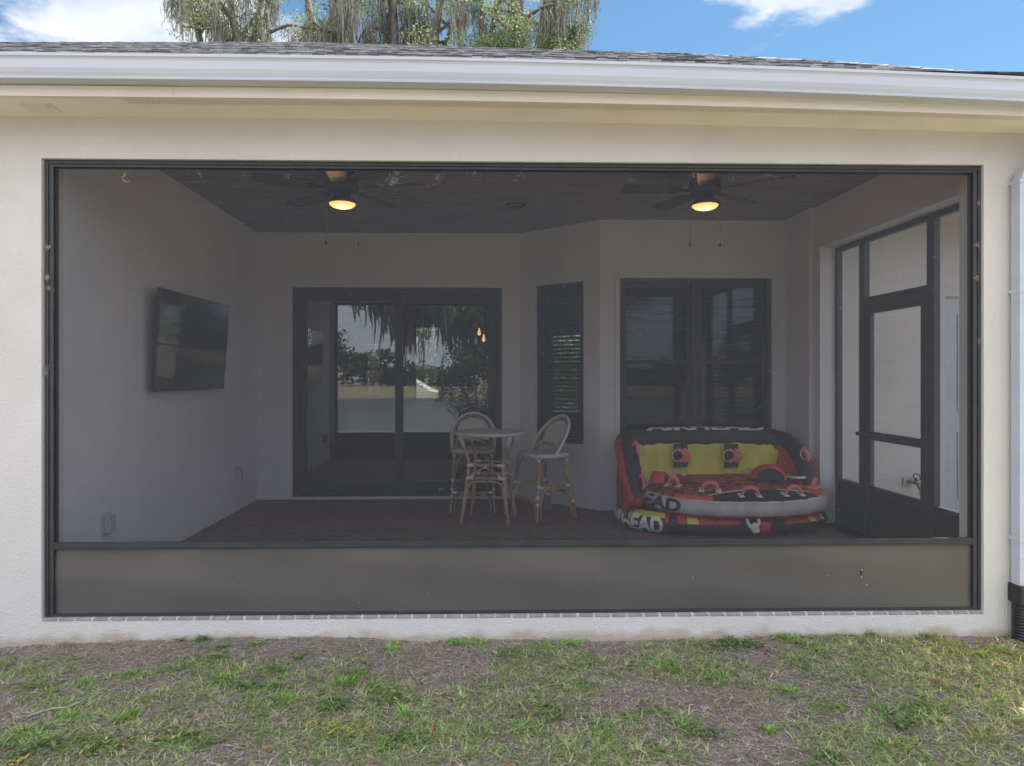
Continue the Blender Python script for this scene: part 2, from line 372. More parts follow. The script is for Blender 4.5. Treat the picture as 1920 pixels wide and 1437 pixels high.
def ground_mat():
    m = bpy.data.materials.new('soil_and_turf'); m.use_nodes = True; t = m.node_tree; b = t.nodes['Principled BSDF']; b.inputs['Roughness'].default_value = .95
    b.inputs['Specular IOR Level'].default_value = .15
    tcn = t.nodes.new('ShaderNodeTexCoord')
    def nz_(s, d, lo, hi, seed=0):
        mp = t.nodes.new('ShaderNodeMapping'); mp.inputs['Location'].default_value = (seed*7,seed*3,0); t.links.new(tcn.outputs['Object'], mp.inputs[0])
        n = t.nodes.new('ShaderNodeTexNoise'); n.inputs['Scale'].default_value = s; n.inputs['Detail'].default_value = d; n.inputs['Roughness'].default_value = .7
        t.links.new(mp.outputs[0], n.inputs['Vector'])
        r = t.nodes.new('ShaderNodeMapRange'); r.inputs[1].default_value = lo; r.inputs[2].default_value = hi; t.links.new(n.outputs[0], r.inputs[0]); return r.outputs[0], n
    def mix(f, a, c):
        x = t.nodes.new('ShaderNodeMix'); x.data_type = 'RGBA'; t.links.new(f, x.inputs[0])
        for i, q in ((6,a),(7,c)):
            if isinstance(q, tuple): x.inputs[i].default_value = (*q,1)
            else: t.links.new(q, x.inputs[i])
        return x.outputs[2]
    a, na = nz_(70, 8, .3, .7); c = mix(a, (.13,.105,.09), (.38,.33,.29))
    g, _ = nz_(3, 5, .42, .62, 2); c2 = mix(g, c, (.27,.23,.19))
    s, _ = nz_(420, 2, .66, .72, 4); c3 = mix(s, c2, (.33,.29,.25))
    # beyond the bed: mown lawn
    sp = t.nodes.new('ShaderNodeSeparateXYZ'); t.links.new(tcn.outputs['Object'], sp.inputs[0])
    r1 = t.nodes.new('ShaderNodeMapRange'); r1.inputs[1].default_value = 2.2; r1.inputs[2].default_value = .6; t.links.new(sp.outputs[1], r1.inputs[0])
    r2 = t.nodes.new('ShaderNodeMapRange'); r2.inputs[1].default_value = 5; r2.inputs[2].default_value = 6; t.links.new(sp.outputs[1], r2.inputs[0])
    mxm = t.nodes.new('ShaderNodeMath'); mxm.operation = 'MAXIMUM'; t.links.new(r1.outputs[0], mxm.inputs[0]); t.links.new(r2.outputs[0], mxm.inputs[1])
    lg, _ = nz_(1.2, 8, .3, .7, 6); lawn = mix(lg, (.18,.165,.10), (.32,.275,.195))
    c4 = mix(mxm.outputs[0], c3, lawn)
    t.links.new(c4, b.inputs['Base Color'])
    bp = t.nodes.new('ShaderNodeBump'); bp.inputs['Distance'].default_value = .012; t.links.new(na.outputs[0], bp.inputs['Height']); t.links.new(bp.outputs[0], b.inputs['Normal'])
    return m
npmesh('ground', V, Fq, ground_mat(), smooth=True, kind='structure')
wm = mat('lake_water', (.05,.06,.055), .22, bump=.03, bscale=1.6, bdetail=4, spec=.6, bstretch=(.35,1,1))
mb = MB(); mb.quad((-260,-70,-.95),(260,-70,-.95),(260,-2,-.95),(-260,-2,-.95)); mb.build('lake', wm, kind='structure')

# ------------------------------------------------------------------ the house
ZC = EYE+1.617       # porch ceiling
XL = -2.535          # porch left wall
XR = 3.19            # porch right wall, inner face
XO = 3.42            # outer face of the right side wall
YB = 7.55; YB2 = 6.87
house = empty('house', (0,3.84,0), label='cream stucco house with dark shingle roof, white gutter and a screened corner porch', cat='house')
HI = house.matrix_world.inverted()
def hb(mb, name, mats, parent=None, **k):
    """build in world coordinates, parent to the house keeping place"""
    par = parent or house
    o = mb.build(name, mats, **k); o.parent = par
    o.matrix_parent_inverse = Matrix.Translation(-Vector(HOFF))
    if par is not house: o.matrix_parent_inverse = Matrix.Identity(4)
    return o
HOFF = (0,3.84,0)
def wall_mb(mb, o, d, n, L0, z0, z1, holes, th, mi=0, mi_in=None, curve=None):
    """solid wall with rectangular holes; o origin on the near face, d along, n outwards (near face normal)"""
    o = Vector(o); d = Vector(d).normalized(); n = Vector(n).normalized()
    S = sorted({0, L0, *[h[0] for h in holes], *[h[1] for h in holes]}); Z = sorted({z0, z1, *[h[2] for h in holes], *[h[3] for h in holes]})
    def hole(i, j):
        if i < 0 or j < 0 or i >= len(S)-1 or j >= len(Z)-1: return True
        s = (S[i]+S[i+1])/2; z = (Z[j]+Z[j+1])/2
        return any(h[0] < s < h[1] and h[2] < z < h[3] for h in holes)
    def P(s, t, z): return o + d*s - n*t + Vector((0,0,z))
    mi_in = mi if mi_in is None else mi_in
    for i in range(len(S)-1):
        for j in range(len(Z)-1):
            if hole(i,j): continue
            a,b,c,e = S[i],S[i+1],Z[j],Z[j+1]
            mb.quad(P(a,0,c),P(b,0,c),P(b,0,e),P(a,0,e),mi); mb.quad(P(a,th,c),P(b,th,c),P(b,th,e),P(a,th,e),mi_in)
            if hole(i-1,j): mb.quad(P(a,0,c),P(a,th,c),P(a,th,e),P(a,0,e),mi)
            if hole(i+1,j): mb.quad(P(b,0,c),P(b,th,c),P(b,th,e),P(b,0,e),mi)
            if hole(i,j-1): mb.quad(P(a,0,c),P(b,0,c),P(b,th,c),P(a,th,c),mi)
            if hole(i,j+1): mb.quad(P(a,0,e),P(b,0,e),P(b,th,e),P(a,th,e),mi)
    return mb
OX0 = at(77.5,700,YF).x; OX1 = at(1844.5,700,YF).x; OZ1 = at(960,302.5,YF).z; OZ0 = at(960,1158,YF).z
ZS = at(960,226,YF).z          # soffit height
# front wall, with a softly rounded stucco return at the opening
m = MB(); wall_mb(m, (-8.4,YF,0), (1,0,0), (0,-1,0), 8.4+XO, -.5, ZS+.1, [(OX0+8.4, OX1+8.4, OZ0, OZ1)], .2)
fw = hb(m, 'front_wall', M['stucco'])
m = MB(); wall_mb(m, (XL,YF+.2,0), (0,1,0), (1,0,0), YB+.1-YF-.2, -.02, ZC+.02, [], .12)
hb(m, 'porch_left_wall', M['stucco_in'])
# sliding door and window openings measured on the back wall
D0 = at(548,700,YB).x; D1 = at(941,700,YB).x; DZ1 = at(745,539,YB).z; DZ0 = at(745,931,YB).z
BX = at(975,700,YB).x; BX2 = at(1125,700,YB2).x
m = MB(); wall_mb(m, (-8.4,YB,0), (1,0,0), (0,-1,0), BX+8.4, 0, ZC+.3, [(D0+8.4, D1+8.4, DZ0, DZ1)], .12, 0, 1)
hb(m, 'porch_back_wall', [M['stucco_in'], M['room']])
bd = Vector((BX2-BX, YB2-YB, 0)); BL = bd.length; bd.normalize(); bn = Vector((bd.y, -bd.x, 0))
def onbay(px, py):
    uu=(px-932)/F; s,c=math.sin(YAW),math.cos(YAW); r=Vector((s+c*uu, c-s*uu, (705-py)/F))
    q = Vector((BX,YB,0)); # r*t = q + bd*k
    det = r.x*(-bd.y) + bd.x*r.y
    t = (q.x*(-bd.y)+bd.x*q.y)/det; k = (r.x*t-q.x)/bd.x
    return k, EYE+r.z*t
A0, AZ1 = onbay(1004, 536); A1, _ = onbay(1094, 526); _, AZ0 = onbay(1094, 834)
m = MB(); wall_mb(m, (BX,YB,0), bd, bn, BL, 0, ZC+.3, [(A0, A1, AZ0, AZ1)], .12, 0, 1)
hb(m, 'bay_wall', [M['stucco_in'], M['room']])
W0 = at(1162,700,YB2).x; W1 = at(1448,700,YB2).x; WZ1 = at(1300,521,YB2).z; WZ0 = .75
m = MB(); wall_mb(m, (BX2,YB2,0), (1,0,0), (0,-1,0), XO-BX2, 0, ZC+.03, [(W0-BX2, W1-BX2, WZ0, WZ1)], .12, 0, 1)
hb(m, 'porch_right_back_wall', [M['stucco_in'], M['room']])
# right side wall with its screened opening and the beam over it
SY0 = 4.1; SY1 = 6.24; SZ1 = 2.605
m = MB(); wall_mb(m, (XR,YF+.2,0), (0,1,0), (-1,0,0), 6.36-YF-.2, -.5, ZC+.03, [(SY0-YF-.2, SY1-YF-.2, 0.0, SZ1)], XO-XR)
m.box((XR-.045, 6.36, 0), (XO, YB2, ZC+.03))
hb(m, 'porch_right_wall', M['stucco_in'])
# wing to the right
YW = 6.35
dx0 = at(1772,700,YW).x
m = MB(); wall_mb(m, (XO,YW,0), (1,0,0), (0,-1,0), 7, -.5, ZS, [(dx0-XO, dx0-XO+.95, 0, 2.16)], .15, 0, 1)
hb(m, 'wing_wall', [M['stucco'], M['room']])
m = MB(); m.box((dx0,YW+.03,.0),(dx0+.95,YW+.08,2.16))
door = hb(m, 'wing_door', M['white'])
m = MB()
for (a,b,c,d) in ((.14,.43,.2,.85),(.52,.81,.2,.85),(.14,.43,1.05,2.0),(.52,.81,1.05,2.0)):
    m.box((dx0+a,YW+.018,c),(dx0+b,YW+.0301,d))
build_split(m, 'door_panel', M['white'], door, fn=hb, bevel=.006); 
m = MB(); m.lathe((dx0+.88,YW+.03,1.0),[(0,-.07),(.028,-.065),(.03,-.04),(.012,-.03),(.012,0)],12,axis='y'); hb(m,'door_knob',M['bronze'],door)
# room behind the glass
m = MB()
fp = [(-8.4,YB+.12),(BX,YB+.12),(BX2+.03,YB2+.12),(XO,YB2+.12),(XO,YW+.15),(10.4,YW+.15),(10.4,14),(-8.4,14)]
m.add([(x,y,0.01) for x,y in fp], [tuple(range(8))])
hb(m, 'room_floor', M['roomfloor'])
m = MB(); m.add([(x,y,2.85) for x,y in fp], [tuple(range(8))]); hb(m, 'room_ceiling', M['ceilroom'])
m = MB()
FW = []
for (pa,pb,qa,qb) in ((573,587,612,655),(686,715,640,742),(777,825,611,750),(1035,1094,622,775)):
    a = at(pa,qa,14); b = at(pb,qb,14); FW.append((a.x, b.x if pb!=1094 else a.x+1.1, b.z, a.z))
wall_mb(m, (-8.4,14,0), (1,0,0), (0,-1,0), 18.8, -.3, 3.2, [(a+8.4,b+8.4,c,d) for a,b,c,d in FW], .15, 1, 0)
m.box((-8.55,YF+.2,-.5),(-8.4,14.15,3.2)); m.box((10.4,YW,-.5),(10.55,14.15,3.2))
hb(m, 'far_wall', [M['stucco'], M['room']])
for a,b,c,d in FW:
    m = MB(); f=.035
    m.box((a,13.98,c),(a+f,14.06,d)); m.box((b-f,13.98,c),(b,14.06,d)); m.box((a+f,13.98,c),(b-f,14.06,c+f)); m.box((a+f,13.98,d-f),(b-f,14.06,d)); m.box((a+f,13.985,(c+d)/2-.02),(b-f,14.055,(c+d)/2+.02))
    fo = hb(m, 'far_window', M['black'])
    m = MB(); k = c+.05
    while k < d-.05: m.box((a+f,13.9,k),(b-f,13.95,k+.004)); k += .06
    for q in (.33,.67): m.box((a+(b-a)*q-.003,13.90,c),(a+(b-a)*q+.003,13.905,d))
    hb(m, 'blind', M['blind'], fo)
# partition and cabinets: simple furniture masses that make the room read as a kitchen
m = MB(); m.box((-1.0,11,.01),(1.0,11.8,.9)); m.box((-1.05,10.95,.9),(1.05,11.85,.94)); 
o = m.build('kitchen_island', [M['room']], bevel=.01, label='pale kitchen island standing in the dark room behind the sliding door', cat='counter')
# porch floor and ceiling
m = MB(); m.box((XL-.12,YF+.02,-.3),(XO-.01,YB+.12,0)); hb(m, 'porch_floor', M['paver'])
def ceil_mat():
    mm = mat('beadboard', (.19,.175,.195), .6, (.25,.23,.25), 3, 6, stretch=(.6,8,1)); t = mm.node_tree; b = t.nodes['Principled BSDF']
    return mm
m = MB(); y = YF+.2; 
while y < YB:
    m.box((XL,y+.0035,ZC),(XR+.05,min(y+.0865,YB),ZC+.02)); m.box((XL,y-.0035,ZC+.014),(XR+.05,y+.0035,ZC+.02)); y += .09
hb(m, 'porch_ceiling', ceil_mat(), bevel=0)
# brick sill and base
m = MB(); x = OX0; i = 0
zt = OZ0+.016
while x < OX1-.01:
    x2 = min(x+.0915, OX1-.003)
    m.box((x+.004,YF-.003+random.uniform(-.001,.001),OZ0+.001),(x2-.004,YF+.16,zt)); x += .0955
build_split(m, 'sill_brick', M['brickedge'], house, fn=hb, bevel=.003)
m = MB(); m.box((OX0,YF+.001,OZ0+.0005),(OX1,YF+.159,OZ0+.0145)); hb(m, 'sill_mortar', M['mortar'])

# eaves: soffit, fascia, gutter (real eaves sag a little towards the right corner)
def sag(x): return -.0045*max(x+1.2,0)**2 - .0006*min(x+1.2,0)**2*0
def sweep(mb, prof, x0, x1, n=40, mi=0, close=True, sagk=1.0):
    k = len(prof); vs = []
    for i in range(n+1):
        x = x0+(x1-x0)*i/n
        for (y,z) in prof: vs.append((x,y,z+sag(x)*sagk))
    fs = [(i*k+j, i*k+(j+1)%k, (i+1)*k+(j+1)%k, (i+1)*k+j) for i in range(n) for j in range(k if close else k-1)]
    if close: fs += [tuple(range(k-1,-1,-1)), tuple(n*k+j for j in range(k))]
    return mb.add(vs, fs, mi)
XE = 3.62; XEL = -8.9
YFA = 3.555                     # fascia face
zfa0 = at(960,188.5,YFA).z; 
YG = 3.45; zg0 = at(960,151,YG).z; zg1 = at(960,107,YG).z
m = MB(); sweep(m, [(YFA+.02,ZS-.0),(YF+.1,ZS),(YF+.1,ZS+.012),(YFA+.02,ZS+.012)], XEL+.1, XE-.05, sagk=.6)
sof = hb(m, 'soffit', M['soffit'])
# perforated strip of the soffit: rows of tiny holes
m = MB(); x = at(235,190,3.6).x
while x < XE-.1:
    for r_ in range(5):
        xx = x+(.006 if r_%2 else 0); yy = YFA+.035+r_*.012
        zz = ZS+sag(xx)*.6-.0012
        m.quad((xx-.0022,yy-.0022,zz),(xx+.0022,yy-.0022,zz),(xx+.0022,yy+.0022,zz),(xx-.0022,yy+.0022,zz))
    x += .0125
hb(m, 'vent_strip', mat('vent_hole',(.10,.085,.07),.9), sof, recalc=False, kind='stuff')
m = MB(); a = at(45,222,3.70); m.box((a.x,3.65,ZS-.004),(a.x+.17,3.76,ZS-.0005)); m.box((a.x+.135,3.655,ZS-.012),(a.x+.145,3.69,ZS-.004))
hb(m, 'soffit_plate', M['trim'], sof)
m = MB(); sweep(m, [(YFA,zfa0),(YFA+.02,zfa0),(YFA+.02,zg1+.01),(YFA,zg1+.01)], XEL, XE, sagk=.8)
sweep(m, [(YFA-.006,zfa0),(YFA-.0005,zfa0),(YFA-.0005,zfa0+.058),(YFA-.006,zfa0+.054)], at(323,180,YFA).x, XE, sagk=.8)
sweep(m, [(YFA-.009,zfa0-.001),(YFA-.003,zfa0-.001),(YFA-.003,zfa0+.058),(YFA-.009,zfa0+.054)], XEL, at(324,180,YFA).x, sagk=.8)
hb(m, 'fascia', M['trim'])
H = zg1-zg0
gp = [(YFA-.001,zg0),(YG+.022,zg0),(YG+.020,zg0+.008),(YG+.024,zg0+.014),(YG+.016,zg0+.030),(YG+.010,zg0+.050),(YG+.008,zg1-.030),(YG+.004,zg1-.020),(YG-.002,zg1-.015),(YG-.002,zg1),(YG+.012,zg1),(YG+.012,zg1-.006),(YG+.005,zg1-.010),(YG+.014,zg0+.05),(YG+.026,zg0+.006),(YFA-.001,zg0+.006)]
m = MB(); sweep(m, gp, XEL-.05, XE+.05, n=60); hb(m, 'gutter', M['white'])
# roof: real overlapping courses on the front hip, plain slopes on the sides
PT = .512; ye = YG+.055; ze = zg1-.002; XPK = -2.6; dpk = 3.75+2.45+.0
xr0, xl0 = XE+.02, XEL-.02
dpk = (xr0-XPK); slopeL = (XPK-xl0)/dpk
m = MB(); d = 0; rowh = .128
while d < dpk:
    d2 = min(d+rowh, dpk)
    def pt(x, dd, lift): return (x, ye+dd, ze+PT*dd+lift+sag(x)*max(0,1-dd/2.0))
    nseg = 60
    xa, xb = xl0+slopeL*d, xr0-d; xa2, xb2 = xl0+slopeL*d2, xr0-d2
    wob = [random.uniform(-.0025,.0025) for _ in range(nseg+1)]
    vs = []
    for i in range(nseg+1):
        t = i/nseg; X = xa+(xb-xa)*t; X2 = xa2+(xb2-xa2)*t
        vs += [pt(X,d,.0), pt(X,d,.012+wob[i]), pt(X2,d2,.001)]
    m.add(vs, [(3*i,3*i+3,3*i+4,3*i+1) for i in range(nseg)]+[(3*i+1,3*i+4,3*i+5,3*i+2) for i in range(nseg)])
    d = d2
zp = ze+PT*dpk
hp = [(xr0-q, ye+q, ze+PT*q+sag(xr0-q)*max(0,1-q/2)-.004) for q in (0,.25,.5,.75,1,1.25,1.5,1.75,2,3,4.5)]+[(XPK,ye+dpk,zp)]
m.add(hp+[(XPK,14.4,zp),(xr0,14.4,ze+sag(xr0))], [(i,i+1,len(hp)+1) for i in range(len(hp)-1)]+[(len(hp)-1,len(hp),len(hp)+1)])
m.add([(xl0,ye,ze),(XPK,ye+dpk,zp),(XPK,14.4,zp),(xl0,14.4,ze)], [(0,1,2,3)])
m.add([(xl0,14.4,ze),(XPK,14.4,zp),(xr0,14.4,ze)], [(0,1,2)])
m.add([(xl0,ye+.02,ZS+.2),(xr0-.1,ye+.1,ZS+.2),(xr0-.1,14.4,ZS+.2),(xl0,14.4,ZS+.2)],[(0,1,2,3)])
rf = hb(m, 'roof', M['shingle'], recalc=False)
# hip and ridge caps
m = MB()
for k in range(48):
    t = k/48; t2 = (k+1.25)/48; 
    a = Vector((xr0+(XPK-xr0)*t, ye+dpk*t, ze+(zp-ze)*t+sag(xr0+(XPK-xr0)*t)*max(0,1-dpk*t/2)+.012)); b = Vector((xr0+(XPK-xr0)*t2, ye+dpk*t2, ze+(zp-ze)*t2+sag(xr0+(XPK-xr0)*t2)*max(0,1-dpk*t2/2)+.006))
    for sx in (-1,1):
        off = Vector((-.06,-.06,-.035)) if sx<0 else Vector((.09,.0,-.04))
        m.quad(a, b, b+off, a+off); 
    a = Vector((xl0+(XPK-xl0)*t, ye+dpk*t, ze+(zp-ze)*t+.012)); b = Vector((xl0+(XPK-xl0)*t2, ye+dpk*t2, ze+(zp-ze)*t2+.006))
    m.quad(a, b, b+Vector((.06,-.06,-.035)), a+Vector((.06,-.06,-.035)))
hb(m, 'hip_cap', M['shingle'], rf, recalc=False)
# right eave side gutter and wing eave
m = MB(); m.box((XO,ye+.05,zfa0),(XE-.02,YW-.45,zfa0+.012)); m.box((XE-.02,ye+.02,zfa0-.02),(XE,YW-.47,zg1-.13)); hb(m,'side_eave',M['trim'])
m = MB(); m.box((XE+.003,YW-.5,ZS-.0),(10.8,YW+.0,ZS+.015)); m.box((XE+.003,YW-.53,ZS-.01),(10.8,YW-.50,ZS+.13)); hb(m,'wing_eave',M['trim'])
m = MB(); m.add([(XE+.05,YW-.55,ZS+.14),(10.9,YW-.55,ZS+.14),(10.9,10.2,ZS+2.0),(XE-3.0,10.2,ZS+2.0),(XE-1,YW+1,ZS+.8)],[(0,1,2,3,4)]); m.add([(10.9,14.4,ZS+.14),(10.9,10.2,ZS+2.0),(XE-3,10.2,ZS+2.0),(XE-3,14.4,ZS+.14)],[(0,1,2,3)]); hb(m,'wing_roof',M['shingle'],recalc=False)
# downspout
m = MB()
def rtube(mb, pts, w, h, mi=0):
    pts=[Vector(p) for p in pts]; vs=[]
    for p in pts:
        for (a,b) in ((-w,-h),(-w*.33,-h),(-w*.27,-h+.006),(w*.27,-h+.006),(w*.33,-h),(w,-h),(w,h),(-w,h)): vs.append((p.x+a,p.y+b,p.z))
    n=8; fs=[(i*n+k,i*n+(k+1)%n,(i+1)*n+(k+1)%n,(i+1)*n+k) for i in range(len(pts)-1) for k in range(n)]
    fs += [tuple(range(n)), tuple((len(pts)-1)*n+k for k in range(n))]
    mb.add(vs, fs, mi)
xd = at(1904,700,3.77).x+.058; zb_ = at(1900,1101,3.77).z
rtube(m, [(xd+.32,3.50,zg0+.0-.03),(xd+.32,3.51,zg0-.07),(xd+.24,3.60,zg0-.16),(xd+.10,3.73,zg0-.28),(xd+.02,3.785,zg0-.35),(xd,3.79,zg0-.42),(xd,3.79,zb_)], .043, .033)
dsp = hb(m, 'downspout', M['white'], bevel=.002)
m = MB()
for pz in (545,1012,340): 
    z_ = at(1900,pz,3.77).z; m.box((xd-.047,3.752,z_-.009),(xd+.047,YF-.001,z_+.012))
build_split(m, 'strap', M['white'], dsp, fn=hb)

# ---------------- sliding door, windows
def frame_boxes(mb, a, b, c, d, w, y0, y1, wt=None, wb=None):
    wt = wt or w; wb = wb or w
    mb.box((a,y0,c),(a+w,y1,d)); mb.box((b-w,y0,c),(b,y1,d)); mb.box((a+w,y0+.001,c),(b-w,y1-.001,c+wb)); mb.box((a+w,y0+.001,d-wt),(b-w,y1-.001,d))
m = MB(); frame_boxes(m, D0+.002, D1-.002, DZ0+.002, DZ1-.002, .07, YB+.01, YB+.11, .07, .05)
sd = hb(m, 'sliding_door', M['black'], bevel=.003)
xm = at(746,700,YB).x
for (a,b,y) in ((D0+.072, xm+.05, YB+.03),(xm-.05, D1-.072, YB+.065)):
    m = MB(); frame_boxes(m, a, b, DZ0+.055, DZ1-.075, .085, y, y+.032, .075, .11); p = hb(m, 'door_leaf', M['black'], sd, bevel=.002)
    m = MB(); m.box((a+.085,y+.013,DZ0+.165),(b-.085,y+.018,DZ1-.15)); g = m.build('pane', M['glass'], p)
m = MB(); m.box((xm+.02,YB+.006,1.0),(xm+.045,YB+.03,1.22)); hb(m,'handle',M['black'],sd,bevel=.004)
m = MB(); a = at(822,919,YB); m.box((a.x,YB+.0605,a.z-.012),(a.x+.06,YB+.066,a.z+.012)); hb(m,'maker_plate',M['plastic'],sd)
def window(o, d, n, s0, s1, z0, z1, names, split=1, screen_half=False):
    """double hung window units in the wall plane (o,d,n)"""
    o = Vector(o); d = Vector(d); n = Vector(n)
    T = Matrix(((d.x,-n.x,0,o.x),(d.y,-n.y,0,o.y),(0,0,1,0),(0,0,0,1)))
    def put(mb, name, mt, par, **k):
        mb.v = [tuple(T @ Vector(p)) for p in mb.v]; return hb(mb, name, mt, par, **k)
    m = MB(); frame_boxes(m, s0+.002, s1-.002, z0+.002, z1-.002, .05, .03, .11)
    wtot = s1-s0
    for k in range(1, split): c = s0+wtot*k/split; m.box((c-.04,.031,z0+.05),(c+.04,.109,z1-.05))
    wf = put(m, 'window', M['black'], house, bevel=.003)
    for k in range(split):
        a = s0+wtot*k/split+(.05 if k==0 else .04); b = s0+wtot*(k+1)/split-(.05 if k==split-1 else .04)
        zm = z0 + (z1-z0)*.475
        for (c,e,y) in ((z0+.052, zm+.02, .045),(zm-.02, z1-.052, .072)):
            m = MB(); frame_boxes(m, a+.001, b-.001, c, e, .035, y, y+.025, .04, .04); sh = put(m, 'sash', M['black'], wf, bevel=.002)
            m = MB(); m.box((a+.036,y+.01,c+.04),(b-.036,y+.014,e-.04)); put(m, 'pane', M['wglass'], sh)
        m = MB(); z = z0+.08; i = 0
        while z < z1-.08:
            tilt = .012
            m.add([(a+.02,.14,z+tilt),(b-.02,.14,z+tilt),(b-.02,.185,z-tilt),(a+.02,.185,z-tilt),(a+.02,.14,z+tilt+.003),(b-.02,.14,z+tilt+.003),(b-.02,.185,z-tilt+.003),(a+.02,.185,z-tilt+.003)],
                  [(0,3,2,1),(4,5,6,7),(0,1,5,4),(1,2,6,5),(2,3,7,6),(3,0,4,7)])
            z += .046
        m.box((a+.01,.135,z1-.08),(b-.01,.195,z1-.045))
        for q in (.16,.5,.84): xx = a+(b-a)*q; m.box((xx-.002,.134,z0+.06),(xx+.002,.138,z1-.08))
        put(m, 'blind', M['blind'], wf)
    return wf
window((BX,YB,0), bd, bn, A0, A1, AZ0, AZ1, None, 1)
window((BX2,YB2,0), (1,0,0), (0,-1,0), W0-BX2, W1-BX2, WZ0, WZ1, None, 2)
# window and door surrounds in raised stucco
m = MB()
m.box((W0-.05,YB2-.012,WZ1),(W1+.05,YB2-.001,WZ1+.045)); m.box((W1,YB2-.0125,WZ0-.03),(W1+.05,YB2-.001,WZ1)); m.box((W0-.05,YB2-.0125,WZ0-.03),(W0,YB2-.001,WZ1))
hb(m, 'window_surround', M['stucco_in'], bevel=.003)

# ---------------- screens
YS = 3.885
sx0, sx1 = OX0+.010, OX1-.002; sz0 = zt+.003; sz1 = OZ1-.004
zr0 = at(960,1024,YS).z; zr1 = at(960,1013.5,YS).z
se = empty('front_screen', (0,YS,0), label='wide dark bronze framed insect screen across the porch front with low metal kick panel', cat='screen')
def sb(mb, name, mt, par=se, **k):
    o = mb.build(name, mt, **k); o.parent = par; o.matrix_parent_inverse = Matrix.Translation(-Vector(par.location)) if par.type=='EMPTY' else Matrix.Identity(4); return o
m = MB()
w = .046
m.box((sx0,YS-.025,sz0),(sx0+w,YS+.025,sz1)); m.box((sx1-w,YS-.025,sz0),(sx1,YS+.025,sz1))
m.box((sx0+w,YS-.024,sz1-.038),(sx1-w,YS+.024,sz1)); m.box((sx0+w,YS-.024,zr0),(sx1-w,YS+.024,zr1)); m.box((sx0+w,YS-.024,sz0),(sx1-w,YS+.024,sz0+.012))
# spline beads and outer lip
m.box((sx0+w,YS-.022,zr1),(sx1-w,YS-.006,zr1+.007)); m.box((sx0+.012,YS-.032,sz0+.01),(sx0+.02,YS-.0255,sz1-.01)); m.box((sx1-.02,YS-.032,sz0+.01),(sx1-.012,YS-.0255,sz1-.01)); m.box((sx0+.02,YS-.032,sz1-.022),(sx1-.02,YS-.0245,sz1-.014))
m.box((sx0+w,YS-.028,zr0+.01),(sx1-w,YS-.0245,zr0+.018))
sb(m, 'frame', M['bronze'], bevel=.002)
m = MB(); x = sx0+.15
while x < sx1: m.lathe((x,YS-.024,(zr0+zr1)/2+.001),[(0,-.004),(.003,-.0035),(.0045,0)],8,axis='y'); x += .155*3
build_split(m, 'screw', M['black'], se, fn=sb)
m = MB(); m.quad((sx0+w-.003,YS-.012,zr1),(sx1-w+.003,YS-.012,zr1),(sx1-w+.003,YS-.012,sz1-.038),(sx0+w-.003,YS-.012,sz1-.038)); sb(m, 'screen_mesh', M['mesh'], recalc=False)
m = MB(); nn_ = 60; vs=[]
for i in range(nn_+1):
    x = sx0+w+(sx1-sx0-2*w)*i/nn_
    for j in range(9):
        z = sz0+.012+(zr0-sz0-.012)*j/8; vs.append((x, YS-.008+.0035*math.sin(i*.55)*math.sin(j/8*math.pi)+.002*math.sin(i*.21+j), z))
m.add(vs, [(i*9+j,(i+1)*9+j,(i+1)*9+j+1,i*9+j+1) for i in range(nn_) for j in range(8)], 0, True)
kp = sb(m, 'kick_panel', M['kick'])
# small dent with bare metal and specks of paint on the panel
m = MB(); a = at(1615,1069,YS-.012)
m.box((a.x-.003,YS-.0145,a.z-.03),(a.x+.003,YS-.013,a.z+.0)); sb(m,'scratch',M['black'])
m = MB(); m.box((a.x-.002,YS-.0155,a.z),(a.x+.003,YS-.0146,a.z+.007)); m.box((a.x-.003,YS-.0155,a.z-.043),(a.x+.001,YS-.0146,a.z-.034)); m.box((a.x+.028,YS-.0155,a.z-.088),(a.x+.031,YS-.0146,a.z-.08))
for i in range(34):
    px = random.uniform(90,1830); py = random.uniform(1032,1145); b = at(px,py,YS-.014); s_ = random.choice((.0007,.0009,.001,.0014))
    m.box((b.x-s_,YS-.0155,b.z-s_),(b.x+s_,YS-.0146,b.z+s_*random.choice((1,1,2.5))))
sb(m,'paint_speck',mat('pale_speck',(.5,.5,.48),.8), kind='stuff')
# cobwebs, seed fluff and dead leaves caught on the mesh
cw = MB()
def fluff(px, py, rad, n, Yp=YS-.016):
    c_ = at(px,py,Yp)
    for _ in range(n):
        a_ = random.uniform(0,6.28); r_ = rad*abs(random.gauss(0,.5)); x = c_.x+r_*math.cos(a_); z = c_.z+r_*math.sin(a_)*.8
        if z > sz1-.01: continue
        l = random.uniform(.002,.011); b_ = random.uniform(0,6.28)
        pts=[(x,Yp,z),(x+l*math.cos(b_),Yp-random.uniform(0,.004),z+l*math.sin(b_)),(x+l*1.6*math.cos(b_+.8),Yp,z+l*1.6*math.sin(b_+.8))]
        cw.tube(pts, random.uniform(.0003,.0007), 4)
for (px,py,rad,n) in ((735,342,.085,90),(820,333,.06,38),(975,328,.07,22),(890,326,.06,18),(745,325,.07,30),(540,332,.05,14),(375,328,.07,20),(1300,330,.07,26),(1375,332,.07,22),(1440,330,.06,16),(1180,335,.05,12),(237,345,.012,8),(455,330,.05,9)): fluff(px,py,rad,n)
for _ in range(150): fluff(random.uniform(110,1800),330+abs(random.gauss(0,230)),.006,1)
for (px,py,n) in ((90,465,60),(88,520,90),(92,540,40),(84,700,50),(86,690,30),(1833,460,30),(1832,520,25),(1836,640,20),(1835,380,20)): fluff(px,py,.022,n,YS-.034)
cw.build('cobweb', mat('cobweb_fluff',(.40,.385,.34),.9), label='cobwebs, seed fluff and dust caught on the porch screen', kind='stuff')
